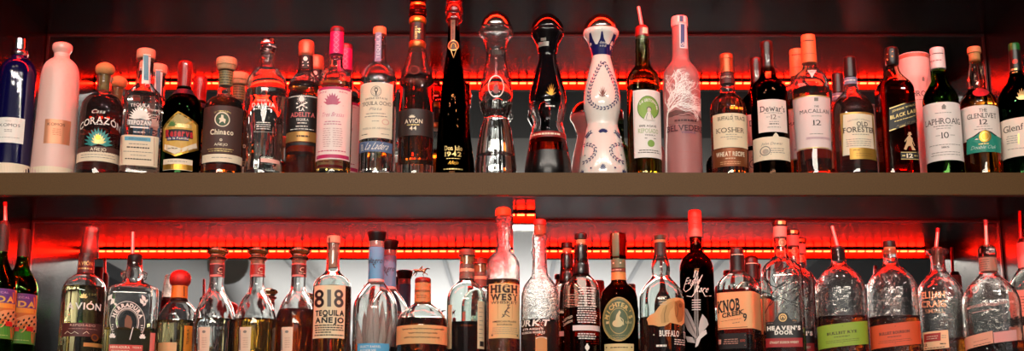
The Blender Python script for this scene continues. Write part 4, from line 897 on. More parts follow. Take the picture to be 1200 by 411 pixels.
for i in range(11):                                              # glass agave blown inside the bottle
    t = 2*pi*i/11 + .2; d = .012 + .016*(i % 3)/2; h = b.zc(352 + 12*(i % 3)); q = Vector((d*1.25*sin(t), -d*1.25*cos(t), h)); p0 = Vector((d*.45*sin(t), -d*.45*cos(t), .013)); m_ = (p0*.5 + q*.5) + Vector((.006*sin(t), -.006*cos(t), 0))
    tube(bm, [p0, p0*.6 + m_*.4, m_, q*.75 + m_*.25, q], [.006, .0075, .007, .0035, .0004], 8)
link('glass_agave', bm, frosted('fff2ec', .3, .22), b.root)
b.on(None, 1); b.patch('front_label', 419, 456, 402, 414, SKY); b.t('SELECT BARREL', 433.5, 406, 24, 2.6, WHITE, .01); b.t('RESERVE', 431, 410.5, 18, 2.8, WHITE, .01); b.on(None, 1); b.patch('tax_strip', 457.5, 463, 405, 412, BLACK); b.done()
again(b, 456, 300, 2.79, 'blue-sleeved clear tequila bottle, rear one of a pair beside the horse-topped bottle')
# ------------------------------------------------------------------ lower shelf, middle
b = Bottle('whiskey_bottle', 'round squat bourbon bottle topped by a small horse figurine, tan strip label around it', 'bottle', (494.7, 390),
           [(330, 8.4, 1), (353, 9), (357, 11), (361, 17), (366, 23), (372, 27.4), (379, 29.6), (388, 30.3), (412, 30.4)], FLINT, level=375, liq=L_DARK, flute=(.012, 8, 352, 376, 0), Y=2.66, **LO)
b.lathe('stopper', [(324.6, 7), (325, 8.6), (327, 9.6), (330.6, 9.4, 1), (331.4, 8.6)], pm('8c2a20', .35, .4)); b.lathe('neck_label', [(330.8, 9.3, 1), (354, 9.8, 1)], pm('d88a52', .55), label='tan paper neck label')
b.on(None, 1); b.t('Blanton', 494, 340, 16, 3.4, BROWNP, slant=.4); b.fine(494, 346, 12, pm('9a5a30', .5), n=2, dv=2.4)
def horse(b, u, v):
    k = b.mr(1, v); ox = (u - b.au(v))*k; oz = b.zc(v)
    J = {'rump': (-6, 2.4, 1.9), 'belly': (-1.5, 2.2, 1.8), 'chest': (3.2, 2.6, 1.9), 'neck': (5.6, 4.2, 1.2), 'poll': (7.8, 5.3, .9), 'nose': (10.2, 4.2, .6),
         'tail': (-8.6, 3.4, .5), 'tail2': (-10.6, 1.6, .4), 'h1': (-7.6, -.2, .8), 'h2': (-9.4, -2.2, .5), 'h3': (-10.4, -4.2, .4), 'g1': (-5, -.4, .8), 'g2': (-5.8, -2.6, .5), 'g3': (-7.2, -4.6, .4),
         'f1': (4.2, -.2, .7), 'f2': (6.8, -1.2, .5), 'f3': (7.8, -3, .4), 'e1': (3, -.4, .7), 'e2': (2.2, -2.8, .5), 'e3': (3.4, -4.6, .4), 'back': (-1, 4.2, 1.1), 'rider': (.4, 6.2, 1.), 'head': (1.6, 7.6, .8)}
    E = 'rump belly,belly chest,chest neck,neck poll,poll nose,rump tail,tail tail2,rump h1,h1 h2,h2 h3,rump g1,g1 g2,g2 g3,chest f1,f1 f2,f2 f3,chest e1,e1 e2,e2 e3,belly back,back rider,rider head'.split(',')
    names = list(J); off = {'h1': 1, 'h2': 1, 'h3': 1, 'f1': 1, 'f2': 1, 'f3': 1, 'g1': -1, 'g2': -1, 'g3': -1, 'e1': -1, 'e2': -1, 'e3': -1}
    me = bpy.data.meshes.new('horse_figurine'); me.from_pydata([(ox + J[n][0]*k, off.get(n, 0)*k*1.3, oz + J[n][1]*k) for n in names], [tuple(names.index(x) for x in e.split()) for e in E], [])
    o = bpy.data.objects.new('horse_figurine', me); COL.objects.link(o); md = o.modifiers.new('skin', 'SKIN'); 
    sk = me.skin_vertices[0].data if me.skin_vertices else None
    if sk is None:
        bm = bmesh.new(); bm.from_mesh(me); bm.verts.layers.skin.verify(); bm.to_mesh(me); bm.free(); sk = me.skin_vertices[0].data
    for i, n in enumerate(names): sk[i].radius = (J[n][2]*k, J[n][2]*k)
    sk[0].use_root = True
    sb = o.modifiers.new('sub', 'SUBSURF'); sb.levels = sb.render_levels = 1
    me.materials.append(pm('b8745a', .25, .9)); o.parent = b.root
horse(b, 493.5, 319.5)
b.patch('front_label', 464.5, 524.5, 380.5, 402.5, pm('dfae74', .6), nx=36)
for k, (w, v) in enumerate(((44, 385), (30, 390), (40, 395))):
    x = 494 - w/2
    while x < 494 + w/2: l = random.uniform(3, 7); b.stroke([(x + l*i/6, v + (1 if i % 2 else -1)*random.uniform(.3, 1.)) for i in range(7)], .8, BROWNP, name='script'); x += l + 1.2
b.done()

b = Bottle('whiskey_bottle', 'amber whiskey bottle with a brown cap and banded neck, its label turned aside', 'bottle', (546.8, 365),
           [(299, 8, 1), (308, 8.2), (318, 8.6), (328, 8.8), (331, 10.4), (335, 15.6), (340, 20), (347, 22.6), (355, 23.3), (412, 23.3)], FLINT, level=379, liq=L_DARK, Y=2.69, **LO)
b.lathe('cap', [(291.6, 8.6), (292, 9.6), (298.6, 9.9, 1), (299, 8.4, 1)], pm('7a3e2c', .5, var=.1), label='brown wooden cap'); b.lathe('cork', [(299.4, 6.8, 1), (309, 6.5, 1)], pm('e09a60', .6), inner=True)
b.band('neck_ring', 309, 313.5, pm('6a5448', .4)); b.band('neck_ring', 314, 317.6, pm('e2b490', .5)); b.band('neck_ring', 318, 326, pm('7a5c4e', .45))
b.on(None, 1); b.patch('side_label', 559.5, 567.5, 352, 408, pm('e9cfa8', .55)); b.fine(563.5, 360, 5, n=8, dv=5); b.rect(562, 566.5, 399, 405, INK); b.on(None, 1); b.patch('side_label', 525, 529.5, 356, 408, pm('dcb98e', .55)); b.done()
again(b, 562.5, 320, 2.795, 'amber whiskey bottle with a reddish neck just behind the brown-capped one')

b = Bottle('whiskey_bottle', 'tall whiskey bottle with an orange cork cap, pebbled shoulders and slab-lettered tan label', 'bottle', (589.6, 350),
           [(252, 7.6), (254, 9.4), (257, 9.6), (260, 8.8), (263, 7.6), (280, 7.6), (291, 7.8), (295, 10), (300, 15), (306, 18.4), (313, 19.6), (412, 19.8)], HAMMER, level=329, liq=L_AMBER, **LO)
b.lathe('stopper', [(242.6, 6), (243.2, 8.4), (246, 9.4), (251.5, 9.2, 1), (252.5, 8)], pm('e0824c', .5, var=.1), label='orange cork cap')
b.patch('front_label', 573, 608.6, 332, 396, pm('e9c187', .6)); b.t('HIGH', 591, 338.3, 30, 8.4, BROWNP, .05, 2, gap=.14); b.t('WEST', 591.3, 348, 30, 7, BROWNP, .045, 2, gap=.14); b.t('WHISKEY', 591, 354.2, 30, 3, BROWNP, .01, 1)
b.stroke([(583.5, 356.5), (583.5, 373), (600, 373), (600, 356.5)], .4, pm('b98a5a', .6)); SK = pm('6a5446', .6)
for p in ([(590, 371), (593, 365), (596, 358)], [(588, 372), (592, 368), (597, 371)], [(591, 366), (594.5, 362), (597.5, 360)], [(593.5, 364), (596.5, 366.5)], [(594, 357.5), (597.5, 357)], [(589, 368), (591, 371)]): b.stroke(p, 1.1, SK, name='sketch')
b.t('AMERICAN PRAIRIE', 591.5, 376.6, 27, 2, BROWNP, .01, 1); b.t('BOURBON', 591.5, 380.2, 17, 1.8, BROWNP, .01, 1); b.fine(591.5, 384, 31, n=4, dv=2.3, h=.5); b.ell(577, 392.5, .9, .9, INK); b.ell(606, 392.5, .9, .9, INK); b.done()

b = Bottle('whiskey_bottle', 'nearly empty clear whiskey bottle with rough white lettering, beside the mirror-faced post', 'bottle', (633, 360),
           [(263, 7.2), (274, 7.2), (276, 8.6), (280, 8.7), (282, 7.8), (300, 7.8), (318, 8.6), (323, 10.4), (328, 14), (334, 18.4), (341, 21.6), (349, 22.4), (412, 22.4)], HAMMER, level=376, liq=L_DARK, **LO)
b.lathe('cap', [(256.6, 6.4), (257, 7.4), (262.6, 7.6, 1), (263.2, 6.8)], pm('8c2a20', .45), label='dark red cap'); b.lathe('cork', [(263.4, 6, 1), (275, 5.8, 1)], pm('dd8a5a', .6), inner=True)
b.on(None, 1); b.t('URKT', 624, 378, 27, 7, WHITE, .03, slant=.2); b.t('STRAIGHT', 623, 385.3, 22, 2.4, WHITE, .02); b.t('BOURBON WHISKEY', 623, 389.3, 24, 2.4, WHITE, .02); b.patch('front_label', 627.5, 641, 395, 414, pm('d98e52', .55)); b.ell(634.3, 397, 6.4, 2.4, WHITE, .8, a0=0, a1=pi); b.done()

DKR = glass((.93, .86, .82))
b = Bottle('whiskey_bottle', 'bourbon bottle with a black sealed neck and fine white print over a white band', 'bottle', (681.6, 365),
           [(286, 7, 1), (300, 7.4), (308, 8.6), (321, 9), (324, 11.4), (329, 16.6), (335, 20), (342, 21.2), (412, 21.2)], DKR, level=362, liq=L_DARK, **LO)
b.lathe('cap', [(272.6, 6), (273, 7.2), (279, 7.2, 1), (280, 5.6)], BLKCAP); b.lathe('cork', [(279.6, 5.4, 1), (287, 5.4, 1)], pm('d99a6a', .6)); b.lathe('neck_seal', [(286.4, 7.4), (287, 7.8), (306, 8, 1), (310, 9.2), (321, 9.6), (322.5, 9, 1)], pm('121010', .3, coat=.4), label='black neck seal')
b.on(None, 1); b.fine(687.5, 337, 22, WHITE, n=7, dv=3., h=1.3, ragged=.3); b.fine(687.5, 358.5, 24, WHITE, n=8, dv=2.7, h=1.2, ragged=.2); b.patch('white_band', 671.3, 702.6, 381, 387, pm('f0dcd8', .5)); b.on(None, 1); b.fine(687.5, 391, 22, WHITE, n=3, dv=2.7, h=1.3); b.ell(688, 407, 2.6, 3, WHITE); b.rect(687, 689, 402.6, 411, WHITE)
b.t('BOTTLED', 665.5, 372, 8.5, 2.6, CREAM, .02, tilt=.25); b.t('BOURBON', 665.5, 377, 8.5, 2.6, CREAM, .02, tilt=.25); b.done()
again(b, 664.5, 305, 2.775, 'bourbon bottle with a dark reddish neck standing behind the black-sealed one')

b = Bottle('whiskey_bottle', 'dark whiskey bottle with a green oval label and a green strip over its clear cap', 'bottle', (725.6, 365),
           [(300, 8, 1), (316, 8.3), (330, 8.6), (333, 10.6), (337, 15.4), (342, 19.6), (349, 21.6), (357, 22), (412, 22)], SMOKE, level=337, liq=L_BLACK, **LO)
b.lathe('clear_cap', [(272, 8.4), (272.4, 9.2), (279, 9.4, 1), (280, 9.8), (300, 9.6), (302, 9, 1)], glass((.95, .25, .18)), label='clear capsule tinted red'); b.lathe('cork', [(274, 6.4, 1), (300, 6, 1)], pm('9a3a2c', .6), inner=True)  # capsule glass is tinted red
MG = pm('6d7a5a', .5); b.patch('capsule_strip', 717.6, 725.4, 272.8, 303, MG, lev=1); b.rect(718.2, 718.9, 273, 302.8, PALEGOLD); b.rect(724.2, 724.9, 273, 302.8, PALEGOLD)
b.band('neck_band', 303, 313.5, MG); b.ell(719, 308, 1, 1, CREAM); b.ell(727, 308, 1, 1, CREAM); b.band('neck_band', 314, 318, pm('7a4a3c', .5)); b.fine(722, 316, 14, CREAM); b.band('neck_band', 318.4, 327.5, pm('d99a56', .5))
b.on(None, 1); MD = pm('5c6a4c', .5); b.ell(725, 374, 18.6, 26, pm('c9a860', .5), n=48, name='oval_label'); b.ell(725, 374, 17.4, 24.6, MD, n=48, up=2, name='oval_label'); b.ell(725, 374, 16.8, 24, pm('b9a468', .5), .97, n=48, up=3); b.ell(725, 376, 11, 15.5, pm('b9a468', .5), .93, n=40, up=3)
for i, ch in enumerate("MICHTER'S"):
    t = pi*.93 - i*(pi*.86)/8; V, Fc, W_ = layout(ch, .04, 1); a, z = b.uv(725 + 13.6*cos(t), 375 - 18.4*sin(t)); k = .0018*4.6; th_ = atan2(13.6*sin(t)*1.0, 18.4*cos(t)) - pi/2 if False else (t - pi/2)*.86
    b.add([(a + ((x - W_/2)*cos(th_) - (y - .5)*sin(th_))*k, z + ((x - W_/2)*sin(th_) + (y - .5)*cos(th_))*k) for x, y in V], Fc, pm('d9c07a', .5), 'lettering', 4)
YG = pm('d9c896', .5); b.ell(724, 379, 6, 4.4, YG, up=4); b.poly([(721, 377), (722.5, 369), (726, 363.5), (727.5, 366), (726, 370), (728.5, 377)], YG, 4, 'emblem', sub=1); b.stroke([(727, 372), (730, 375), (730.5, 381)], .9, YG, 4)
b.t('US-1', 736, 377.5, 6, 2.6, YG, .02, up=4); b.rect(711, 714, 376, 379, YG, 4); b.fine(725, 393, 22, pm('a89a60', .5), n=2, dv=2.6, up=4)
b.patch('lower_label', 708.6, 742.5, 402.5, 414, pm('dfc990', .55)); b.ell(711, 406.5, .8, .8, INK); b.ell(740, 406.5, .8, .8, INK); b.fine(725.5, 407, 22, BROWNP, h=1); b.done()

b = Bottle('whiskey_bottle', 'half empty bourbon bottle with a torn-edged tan label showing a buffalo', 'bottle', (775.8, 375),
           [(284, 6.8, 1), (300, 7.4), (304, 9), (311, 10.8), (318, 10.9), (323, 10.2), (326, 11.4), (331, 16), (337, 21.4), (344, 25), (353, 26.2), (412, 26.3)], FLINT, level=373, liq=liquid((.74, .26, .09)), Y=2.655, **LO)
b.lathe('cap', [(274.6, 5.8), (275, 6.8), (280, 7, 1), (280.4, 6.6)], pm('3a3c2c', .5)); b.lathe('cork', [(280.2, 6.6), (284, 7, 1)], pm('c98a5a', .6)); b.lathe('neck_foil', [(283.6, 7.2), (296, 7.4, 1), (303, 8.2, 1)], pm('3c2c28', .45))
b.on(None, 1); b.poly([(758, 373), (761.5, 369), (767, 366.5), (771, 361), (776, 355), (783, 350.5), (791, 348.2), (799.5, 348), (801.5, 352), (801.5, 376), (798, 380.5), (791, 379), (785, 378), (779, 382), (772, 382.6), (766, 380.5), (760, 380), (759.5, 376.5)], pm('e0ac6e', .6), 1, 'torn_label', sub=3)
BF = pm('a8713c', .6); b.poly([(775, 379), (774, 370), (777, 361), (784, 354.5), (790, 351.5), (789, 359), (785, 364), (783, 371), (784, 377)], pm('cf9c60', .6), 2, 'print', sub=2); b.poly([(790, 353), (796, 350.5), (800, 354), (800.5, 366), (798.5, 375), (794, 377.5), (791, 370), (790, 361)], BF, 2, 'print', sub=2); b.ell(796.5, 357, 2, 2.6, pm('7a4c26', .6), up=3); b.stroke([(792, 354), (794, 362), (792.5, 371)], .9, pm('7a4c26', .6), 3); b.stroke([(781, 358), (778.5, 368), (779, 378)], .7, pm('8a6236', .6), 3)
b.t('BUFFALO', 785, 390.5, 22, 6.6, WHITE, .02, 1); b.t('TRACE', 804, 390.5, 14, 6.6, WHITE, .02, 1); b.fine(796, 397.5, 13, WHITE, n=3, dv=2.6, h=1); b.fine(775, 405, 12, WHITE, h=2.4); b.ell(766.5, 392, .8, .8, CREAM); b.on(None, 1); b.fine(777, 348, 9, pm('d8b89a', .5), n=4, dv=2.8, h=1.2); b.done()

SILV = pm('d9d0cc', .45)
b = Bottle('whiskey_bottle', 'slim dark bourbon bottle with a salmon capsule and white eagle print', 'bottle', (817.6, 360),
           [(277, 6.8, 1), (294, 7), (296, 8.6), (300, 13), (305, 16.8), (311, 19.2), (319, 20), (412, 20.2)], glass((.34, .15, .07)), level=317, liq=L_BLACK, Y=2.70, **LO)
b.lathe('capsule', [(245.6, 6.4), (246, 7.5), (254, 7.9, 1), (255, 7.6, 1), (276.8, 7.8, 1), (277.2, 7)], pm('d97466', .4), label='salmon capsule')
for v in (256, 261, 271): b.lathe('ridge', [(v, 7.6), (v + .5, 8.1), (v + 1, 7.7)], pm('d97466', .4), inner=True)
b.on(None, 1); b.t('Eagle', 812, 328.5, 17, 7.6, WHITE, .0, slant=.5); b.t('Rare', 823, 338.5, 15, 7.6, WHITE, .0, slant=.5)
b.stroke([(803, 332), (801.5, 338), (804, 341), (809, 338), (814, 329), (818, 318), (815, 317), (813, 325)], .8, WHITE); b.stroke([(805, 346), (811, 347.5), (815, 342), (819, 330), (823, 322)], .9, WHITE); b.stroke([(822, 339), (826, 347), (833, 346)], .8, WHITE)
for k in range(5): b.rect(811, 821, 351 + 2.8*k, 352 + 2.8*k, SILV)
for u in (814, 815.8, 817.6): b.stroke([(u, 318), (u + .3, 400)], .5, SILV)
b.poly([(801, 358), (806, 362), (811, 372), (815.5, 384), (817, 397), (812.5, 394), (806, 386), (802.5, 376), (800.8, 366)], pm('aaa29e', .5), 1, 'eagle_print', sub=2); b.poly([(823, 368), (828, 374), (830, 380), (826.5, 385), (823, 389), (819.5, 396), (818.5, 385), (820, 376)], pm('c6beba', .5), 1, 'eagle_print', sub=2); b.poly([(822, 389), (827, 386), (828, 391), (825.5, 393), (821, 397), (818, 405), (815, 407), (816, 398)], pm('dcd4d0', .5), 2, 'eagle_print', sub=2); b.poly([(804, 393), (812, 395), (815, 402), (806, 400)], pm('c6beba', .5), 1, 'eagle_print', sub=1)
for k in range(4): b.stroke([(803 + 2*k, 364 + 4*k), (808 + 2*k, 376 + 4*k), (813 + k, 388 + 2*k)], .5, pm('6a6462', .5), 2)
b.done()
# ------------------------------------------------------------------ lower shelf, right half
KC = pm('efb27a', .55)
b = Bottle('whiskey_bottle', 'square bourbon bottle with a black wax seal and an apricot wrap label', 'bottle', (866.3, 370),
           [(315, 8, 1), (319, 8.8), (321, 11.5), (325, 16), (330, 19.6), (336, 21.6), (343, 22.2), (412, 22.2)], FLINT, sect=(6, .92, 316, 334), rot=-17, level=341, liq=L_DARK, **LO)
b.lathe('cap', [(288.8, 3), (289.2, 6), (291, 7.6), (297, 8.2, 1), (297.6, 8)], pm('3a1a18', .35)); b.lathe('wax_seal', [(297.4, 8.3, 1), (316, 8.5), (318, 9.6), (319, 9)], pm('1c1a1a', .4), label='black wax seal'); b.on(None, 1); b.rect(857.5, 873, 297.6, 298.6, CREAM)
b.patch('wrap_label', 839, 892.8, 341.5, 385, KC, tilt=.0, nx=40); SG = pm('171212', .5); b.t('KNOB', 854, 357.2, 25, 13, SG, .035, 1, tilt=.1); b.t('CREEK', 859, 367, 25, 5, SG, .03, 1, tilt=.14, up=2); b.t('9', 873, 372, 4.4, 8.6, SG, .02, tilt=.1); b.fine(857, 374, 28, pm('b9764c', .5), tilt=.1); b.fine(863, 377.5, 10, pm('8a6a5a', .5), tilt=.1); b.rect(839.5, 876, 383, 383.6, BROWNP)
b.on(None, 1); b.patch('lower_label', 837.5, 875, 390, 408, pm('1a1516', .45)); b.stroke([(840, 393), (873.5, 392.6)], .7, pm('b98a7a', .5)); b.stroke([(840, 405), (873.5, 404.6)], .7, pm('b98a7a', .5)); b.rect(840.5, 845.5, 396.5, 402, pm('c9a08c', .5)); b.fine(857, 397, 18, pm('b98a7a', .5), n=3, dv=2.4, h=1); b.t('100', 870.5, 399, 5.5, 3, pm('b9503c', .5), .01); b.done()
again(b, 880.3, 305, 2.78, 'square bourbon bottle with a dark maroon cap behind the apricot label one')

b = Bottle('whiskey_bottle', 'clear bourbon bottle decorated with black ironwork lines, black and red label', 'bottle', (918.3, 365),
           [(264, 7.6, 1), (282, 7.6), (300, 7.8), (303, 9.4), (306, 14), (310, 19), (315, 22.6), (321, 24), (329, 24.4), (412, 24.4)], CLEAR, sect=(3.4, .8, 300, 316), level=391, liq=L_DARK, **LO)
b.lathe('cap', [(257.6, 7.4), (258, 8.8), (263.4, 8.8, 1), (264, 7.6)], pm('2c1412', .3)); b.on(None, 1); b.rect(912, 920, 259, 262.5, PALEGOLD); b.band('neck_wrap', 264.5, 277, pm('d8948a', .5)); b.on(None, 1); b.ell(916.6, 284, 4.2, 4.6, pm('d9a07a', .4, .4)); b.ell(916.6, 284, 2.8, 3.1, pm('a86a50', .4, .4), .6, up=2)
IR = pm('14100f', .35, .3)
for p in ([(897, 366), (904, 352), (914, 346), (926, 340), (936, 334)], [(894, 340), (906, 345), (918, 350), (938, 358)], [(899, 327), (904, 334), (913, 338), (921, 334), (924, 326), (921, 318)], [(908, 316), (905, 324), (908, 331)], [(899, 327), (896, 320), (901, 314)], [(910, 337), (904, 346), (898, 350)], [(921, 334), (929, 330), (934, 322)], [(902, 358), (909, 350)], [(930, 353), (937, 344)], [(912, 314), (917, 308), (924, 312)]): b.stroke(p, .9, IR, name='ironwork_print')
for u, v in ((907.5, 316), (923, 313.5), (899.5, 329)): b.ell(u, v, 1.6, 1.9, IR, name='ironwork_print')
b.poly([(908.5, 337.5), (913, 333.5), (918, 330.5), (920.5, 329.5), (919.5, 332.5), (915, 336)], IR, 2, 'ironwork_print', sub=1)
HB = pm('191415', .45); b.patch('front_label', 898, 940, 376.5, 396, HB); b.on(None, 1); b.poly([(906, 377), (910, 372), (912.5, 367), (917, 366), (922, 367), (924.5, 372), (929, 377)], HB, 1, 'label_arch', sub=1); b.ell(917.3, 372.2, 4.8, 4.8, pm('d9b070', .4, .3), up=2); b.ell(917.3, 372.2, 3.4, 3.4, HB, .75, up=3); b.agave(917.3, 374, 4, 3.6, HB, 3, fat=.4, up=3)
b.t("HEAVEN'S", 918.5, 384.3, 38, 4.4, WHITE, .06, up=2); b.t('DOOR', 918.5, 389.6, 21, 4.2, WHITE, .06, up=2); b.fine(903, 378.5, 6, GREYP, up=2); b.fine(933, 377.5, 7, GREYP, up=2)
b.patch('red_band', 898, 940, 396, 406.5, pm('a8282a', .5)); b.t('STRAIGHT BOURBON WHISKEY', 919, 401, 33, 2.6, CREAM, .02); b.done()
again(b, 929.5, 300, 2.772, 'clear ironwork bourbon bottle, middle one of the row of three necks')
again(b, 937.3, 300, 2.872, 'clear ironwork bourbon bottle, rearmost of the row of three necks')

def flask(label, u, v_cap, lab, txt, spout):
    b = Bottle('whiskey_bottle', label, 'bottle', (u, 365), [(293, 8, 1), (309, 8.3), (312, 10), (316, 15), (321, 20.6), (327, 25), (334, 28), (342, 29.2), (412, 29.2)], RIPPLE, sect=(2.6, .72, 306, 330), level=372, liq=liquid((.80, .30, .08)), **LO)
    c = b.au(393)
    if spout:
        b.lathe('pourer_stopper', [(287.6, 5), (288, 7.4), (290, 8, 1), (296, 7.6), (305, 6.6, 1)], pm('2a1614', .3, coat=.4)); b.spout(b.au(288) - .5, 288, b.au(288) - 6.5, 264.8, 1.9, pm('dba8a0', .3, .4))
    else:
        b.lathe('cap', [(281.6, 6.6), (282, 7.4), (288.4, 7.5, 1), (289, 6.6)], pm('241614', .4)); b.lathe('cork', [(288.6, 6.6, 1), (296, 6.6), (297, 6)], pm('d98a58', .6))
    b.on(None, 1); em = pm('d9b49a', .25, .1)
    b.t('BULLEIT', c - 1, 341, 31, 5, RIPPLE, .02, 1, up=1, name='embossed_lettering'); b.t('FRONTIER', c - 1, 351, 33, 4.6, RIPPLE, .02, 1, name='embossed_lettering'); b.t('WHISKEY', c - 1, 361, 31, 4.6, RIPPLE, .02, 1, name='embossed_lettering')
    b.patch('front_label', c - 28.9, c + 28.9, 378.5, 405.5, lab, tilt=.09, nx=40); dk = BROWNP
    b.t(txt, c - 1, 389.5, 34, 3, dk, .02, 1, tilt=.09); b.fine(c - 1, 394, 18, dk, tilt=.09); b.fine(c, 398, 40, pm('4a3a1c', .5), n=2, dv=2, h=.4, tilt=.09); b.stroke([(c - 27, 385), (c, 382), (c + 27, 379)], .4, dk); b.stroke([(c - 27, 405), (c, 402), (c + 27, 399.5)], .4, dk)
    return b.done()
flask('flask-shaped rye bottle with a lime green band label and a pour spout', 986, 0, pm('93ae34', .55), 'BULLEIT RYE', True)
flask('flask-shaped bourbon bottle with a bright orange band label and a black cap', 1047.3, 0, pm('e2562c', .55), 'BULLEIT BOURBON', False)

b = Bottle('whiskey_bottle', 'flask-shaped whiskey bottle with gold raised lettering, wide lip and a pour spout', 'bottle', (1103.5, 370),
           [(290.6, 11), (291.4, 12.6), (295.5, 12.6), (297.5, 9), (300, 8.2), (317, 8.4), (320, 10.4), (325, 15), (331, 20.4), (338, 24.6), (346, 26.6), (412, 26.8)], RIPPLE, front=300, sect=(3., .75, 312, 334), level=398, liq=L_AMBER, Y=2.75, **LO)
b.lathe('pourer_stopper', [(289, 4), (289.4, 6), (292, 6.6, 1), (310, 5.6, 1)], pm('8c5a4a', .3, .3), inner=True); b.spout(b.au(290) - .5, 290, b.au(290) + 1.2, 268, 2.1, pm('e6d2cc', .3, .4), pm('8c1c20', .4))
b.on(None, 1); EG = pm('dba878', .35, .3); b.t('ELIJAH', 1093.5, 345, 26, 7.4, EG, .015, 1, name='raised_lettering'); b.t('CRAIG', 1094, 355.5, 27, 7.4, EG, .015, 1, name='raised_lettering'); b.t('SMALL', 1096, 364, 22, 4.4, pm('b98e6c', .35, .3), .01, 1, name='raised_lettering')
b.patch('front_label', 1082.5, 1111.5, 387.5, 408.5, pm('ecca9c', .55), tilt=.07); b.rect(1084, 1102.5, 390, 399.5, pm('a02a24', .5), tilt=.07); b.fine(1093, 393.5, 13, CREAM, n=2, dv=2.6, up=2, tilt=.07); b.fine(1106, 393, 5, n=2, dv=2.4); b.t('12', 1085.5, 403.5, 4, 3, INK, .01); b.fine(1105, 402.5, 7, INK, h=1.2); b.fine(1096, 406.8, 25, INK, h=.9, tilt=.07); b.done()

b = Bottle('whiskey_bottle', 'broad flask bourbon bottle, spouted, with a pink strip label low on its front', 'bottle', (1163.3, 375),
           [(297, 9.8), (318, 10), (322, 11), (326, 15), (331, 20), (337, 25.6), (344, 30), (352, 32.4), (360, 33), (412, 33)], RIPPLE, sect=(3., .62, 316, 344), level=401, liq=L_DARK, Y=2.665, **LO)
b.lathe('pourer_stopper', [(286.6, 5), (287.2, 8.6), (291, 10.6), (298, 10.8), (300, 10.2, 1)], glass((.93, .70, .64), rough=.1)); b.spout(b.au(288), 288, b.au(288) - 1.2, 258.5, 2., pm('e6b8ae', .3, .4), pm('7c1c20', .4))
b.band('neck_foil', 301, 317, frosted('c9a48c', .5, .3), .3); b.fine(1151.5, 304, 16, GREYP, n=5, dv=2.6, h=1)
b.on(None, 1); b.t('WOODFORD', 1149, 357, 30, 3, pm('e0a89a', .4), .0, 1, arc=.5, tilt=.12); b.t('RESERVE', 1176, 354.5, 22, 3, pm('e0a89a', .4), .0, 1, arc=.5, tilt=.12); b.fine(1152, 363.5, 26, pm('c9938a', .4), h=.8, tilt=.15); b.ell(1143, 337, 4.4, 5, pm('d9a49c', .4), .85)
b.patch('front_label', 1132, 1164, 391, 405.5, pm('e2a184', .55), tilt=.2); b.fine(1150, 398, 18, pm('a86a58', .5), tilt=.2); b.fine(1152, 402, 20, BROWNP, h=.7, tilt=.2); b.on(None, 1); b.patch('side_label', 1164.5, 1190, 388, 400.5, pm('e09a94', .55), tilt=.1); b.done()

b = Bottle('whiskey_bottle', 'bottle with a pink neck sleeve and red pour spout at the right end', 'bottle', (1206.5, 360),
           [(284, 7, 1), (312, 7.8), (316, 9.4), (321, 13.4), (328, 18.4), (336, 21.4), (345, 22), (412, 22)], FLINT, level=372, liq=L_DARK, Y=2.77, **LO)
b.lathe('neck_sleeve', [(283.6, 7.4), (284.2, 8, 1), (313, 8.8, 1)], pm('de8f88', .45), label='pink neck sleeve'); b.lathe('pourer_stopper', [(279, 4), (279.4, 6), (283.8, 6.8, 1)], pm('3a1614', .3)); b.spout(1196.6, 281, 1195, 247, 2., pm('c9201c', .3, .2))
b.patch('front_label', 1186.5, 1222, 339, 370, pm('dd9a88', .55)); b.fine(1204, 347, 26, BROWNP, n=6, dv=3.4, h=1); b.on(None, 1); b.patch('lower_label', 1186.5, 1222, 381, 412, pm('dba58a', .55)); b.done()
# ------------------------------------------------------------------ ducts, lamps, windows, light
def duct(x0, x1, y0, y1, z, r, label):
    bm = bmesh.new(); tube(bm, [(x0, y0, z), (x0*.5+x1*.5, (y0+y1)/2, z), (x1, y1, z)], [r]*3, 20)
    return tag(link('ceiling_duct', bm, pm('d9d6cf', .5), None), label, 'duct')
duct(-3.2, -2.2, -14., -4.2, 3.16, .16, 'round white duct running along the room ceiling, seen in the mirror')
duct(-1.9, -1.75, -14., -4.2, 3.24, .05, 'thin pipe beside the duct on the room ceiling, seen in the mirror')
for i, x in enumerate((-.6, .35, 1.1, 1.8)):
    structure(boxo('trim_%d' % (5 + i), pm('b9b9ba', .7), (x, x + .03, -15, -3.6, 3.37, 3.399)))
def track_lamp(x, y, label):
    r = bpy.data.objects.new('track_lamp', None); COL.objects.link(r); r.location = (x, y, 3.399); tag(r, label, 'lamp')
    bm = bmesh.new(); tube(bm, [(0, 0, 0), (0, 0, -.22)], [.012, .012]); link('stem', bm, BLKCAP, r)
    bm = bmesh.new(); tube(bm, [(0, -.12, -.2), (0, .1, -.3)], [.05, .075], 20); link('lamp_head', bm, BLKCAP, r)
    bm = bmesh.new(); tube(bm, [(0, .1, -.3), (0, .104, -.302)], [.068, .068], 20); link('lens', bm, led_mat((1., .9, .7), 14.), r)
track_lamp(-2.42, -6.6, 'black track spotlight with a lit warm lens, mirrored between two bottle necks')
def window(n, x0, x1, z0, z1, st):
    y = -15.99
    w = structure(boxo('window_%d' % n, led_mat((.95, .97, 1.), st), (x0, x1, y, y + .02, z0, z1)))
    for xx in (x0 - .05, (x0+x1)/2 - .02, x1): boxo('window_frame', ROOM_DARK, (xx, xx + .05, y, y + .05, z0 - .05, z1 + .05), w)
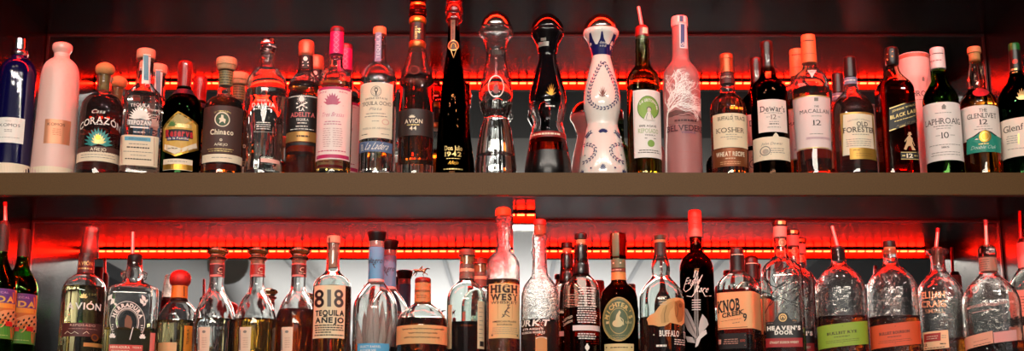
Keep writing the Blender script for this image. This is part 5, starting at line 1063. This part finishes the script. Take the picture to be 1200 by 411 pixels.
for i, x in enumerate((-5.2, -2.6, 0, 2.6)): window(i + 1, x, x + 1.7, .7, 2.7, 3.)
def area(name, loc, rot, sx, sy, e, c=(1, 1, 1)):
    l = bpy.data.lights.new(name, 'AREA'); l.shape = 'RECTANGLE'; l.size = sx; l.size_y = sy; l.energy = e; l.color = c
    o = bpy.data.objects.new(name, l); COL.objects.link(o); o.location = loc; o.rotation_euler = rot; return o
area('ceiling_light', (-.4, -2.6, 3.27), (radians(55), 0, 0), 3.4, .5, 150, (1, .90, .78))
for i in range(7):
    l = bpy.data.lights.new('bar_spot', 'SPOT'); l.energy = 25; l.spot_size = radians(110); l.spot_blend = .6; l.shadow_soft_size = .035; l.color = (1, .90, .79)
    o = bpy.data.objects.new('bar_spot', l); COL.objects.link(o); o.location = (-1.5 + .5*i, .7, 3.2); o.rotation_euler = (radians(55), 0, 0)
l = bpy.data.lights.new('floor_fill', 'SPOT'); l.energy = 900; l.spot_size = radians(70); l.shadow_soft_size = .06  # added spot, brightens the floor that the shelf underside reflects
o = bpy.data.objects.new('floor_fill', l); COL.objects.link(o); o.location = (1.9, -8.3, 3.2)
area('ceiling_fill', (-.3, -9., 1.6), (pi, 0, 0), 4, 6, 200, (1, .98, .95))  # unseen area lamp added to whiten the ceiling in the mirror
W = bpy.data.worlds.new('world'); SC.world = W; W.use_nodes = True
W.node_tree.nodes['Background'].inputs[0].default_value = (.05, .05, .055, 1)
cam = bpy.data.cameras.new('camera'); cam.sensor_width = 36; cam.sensor_fit = 'HORIZONTAL'; cam.lens = 36 * FPX / 1200
co = bpy.data.objects.new('camera', cam); COL.objects.link(co); co.location = (0, 0, HC); co.rotation_euler = (pi/2 + TH, 0, 0)
cam.clip_start = .05; SC.camera = co
SC.view_settings.view_transform = 'Standard'; SC.view_settings.look = 'None'; SC.view_settings.gamma = 1
SC.view_settings.use_curve_mapping = False; SC.view_settings.exposure = 0.
SC.cycles.max_bounces = 18; SC.cycles.transmission_bounces = 16; SC.cycles.glossy_bounces = 8; SC.cycles.transparent_max_bounces = 12
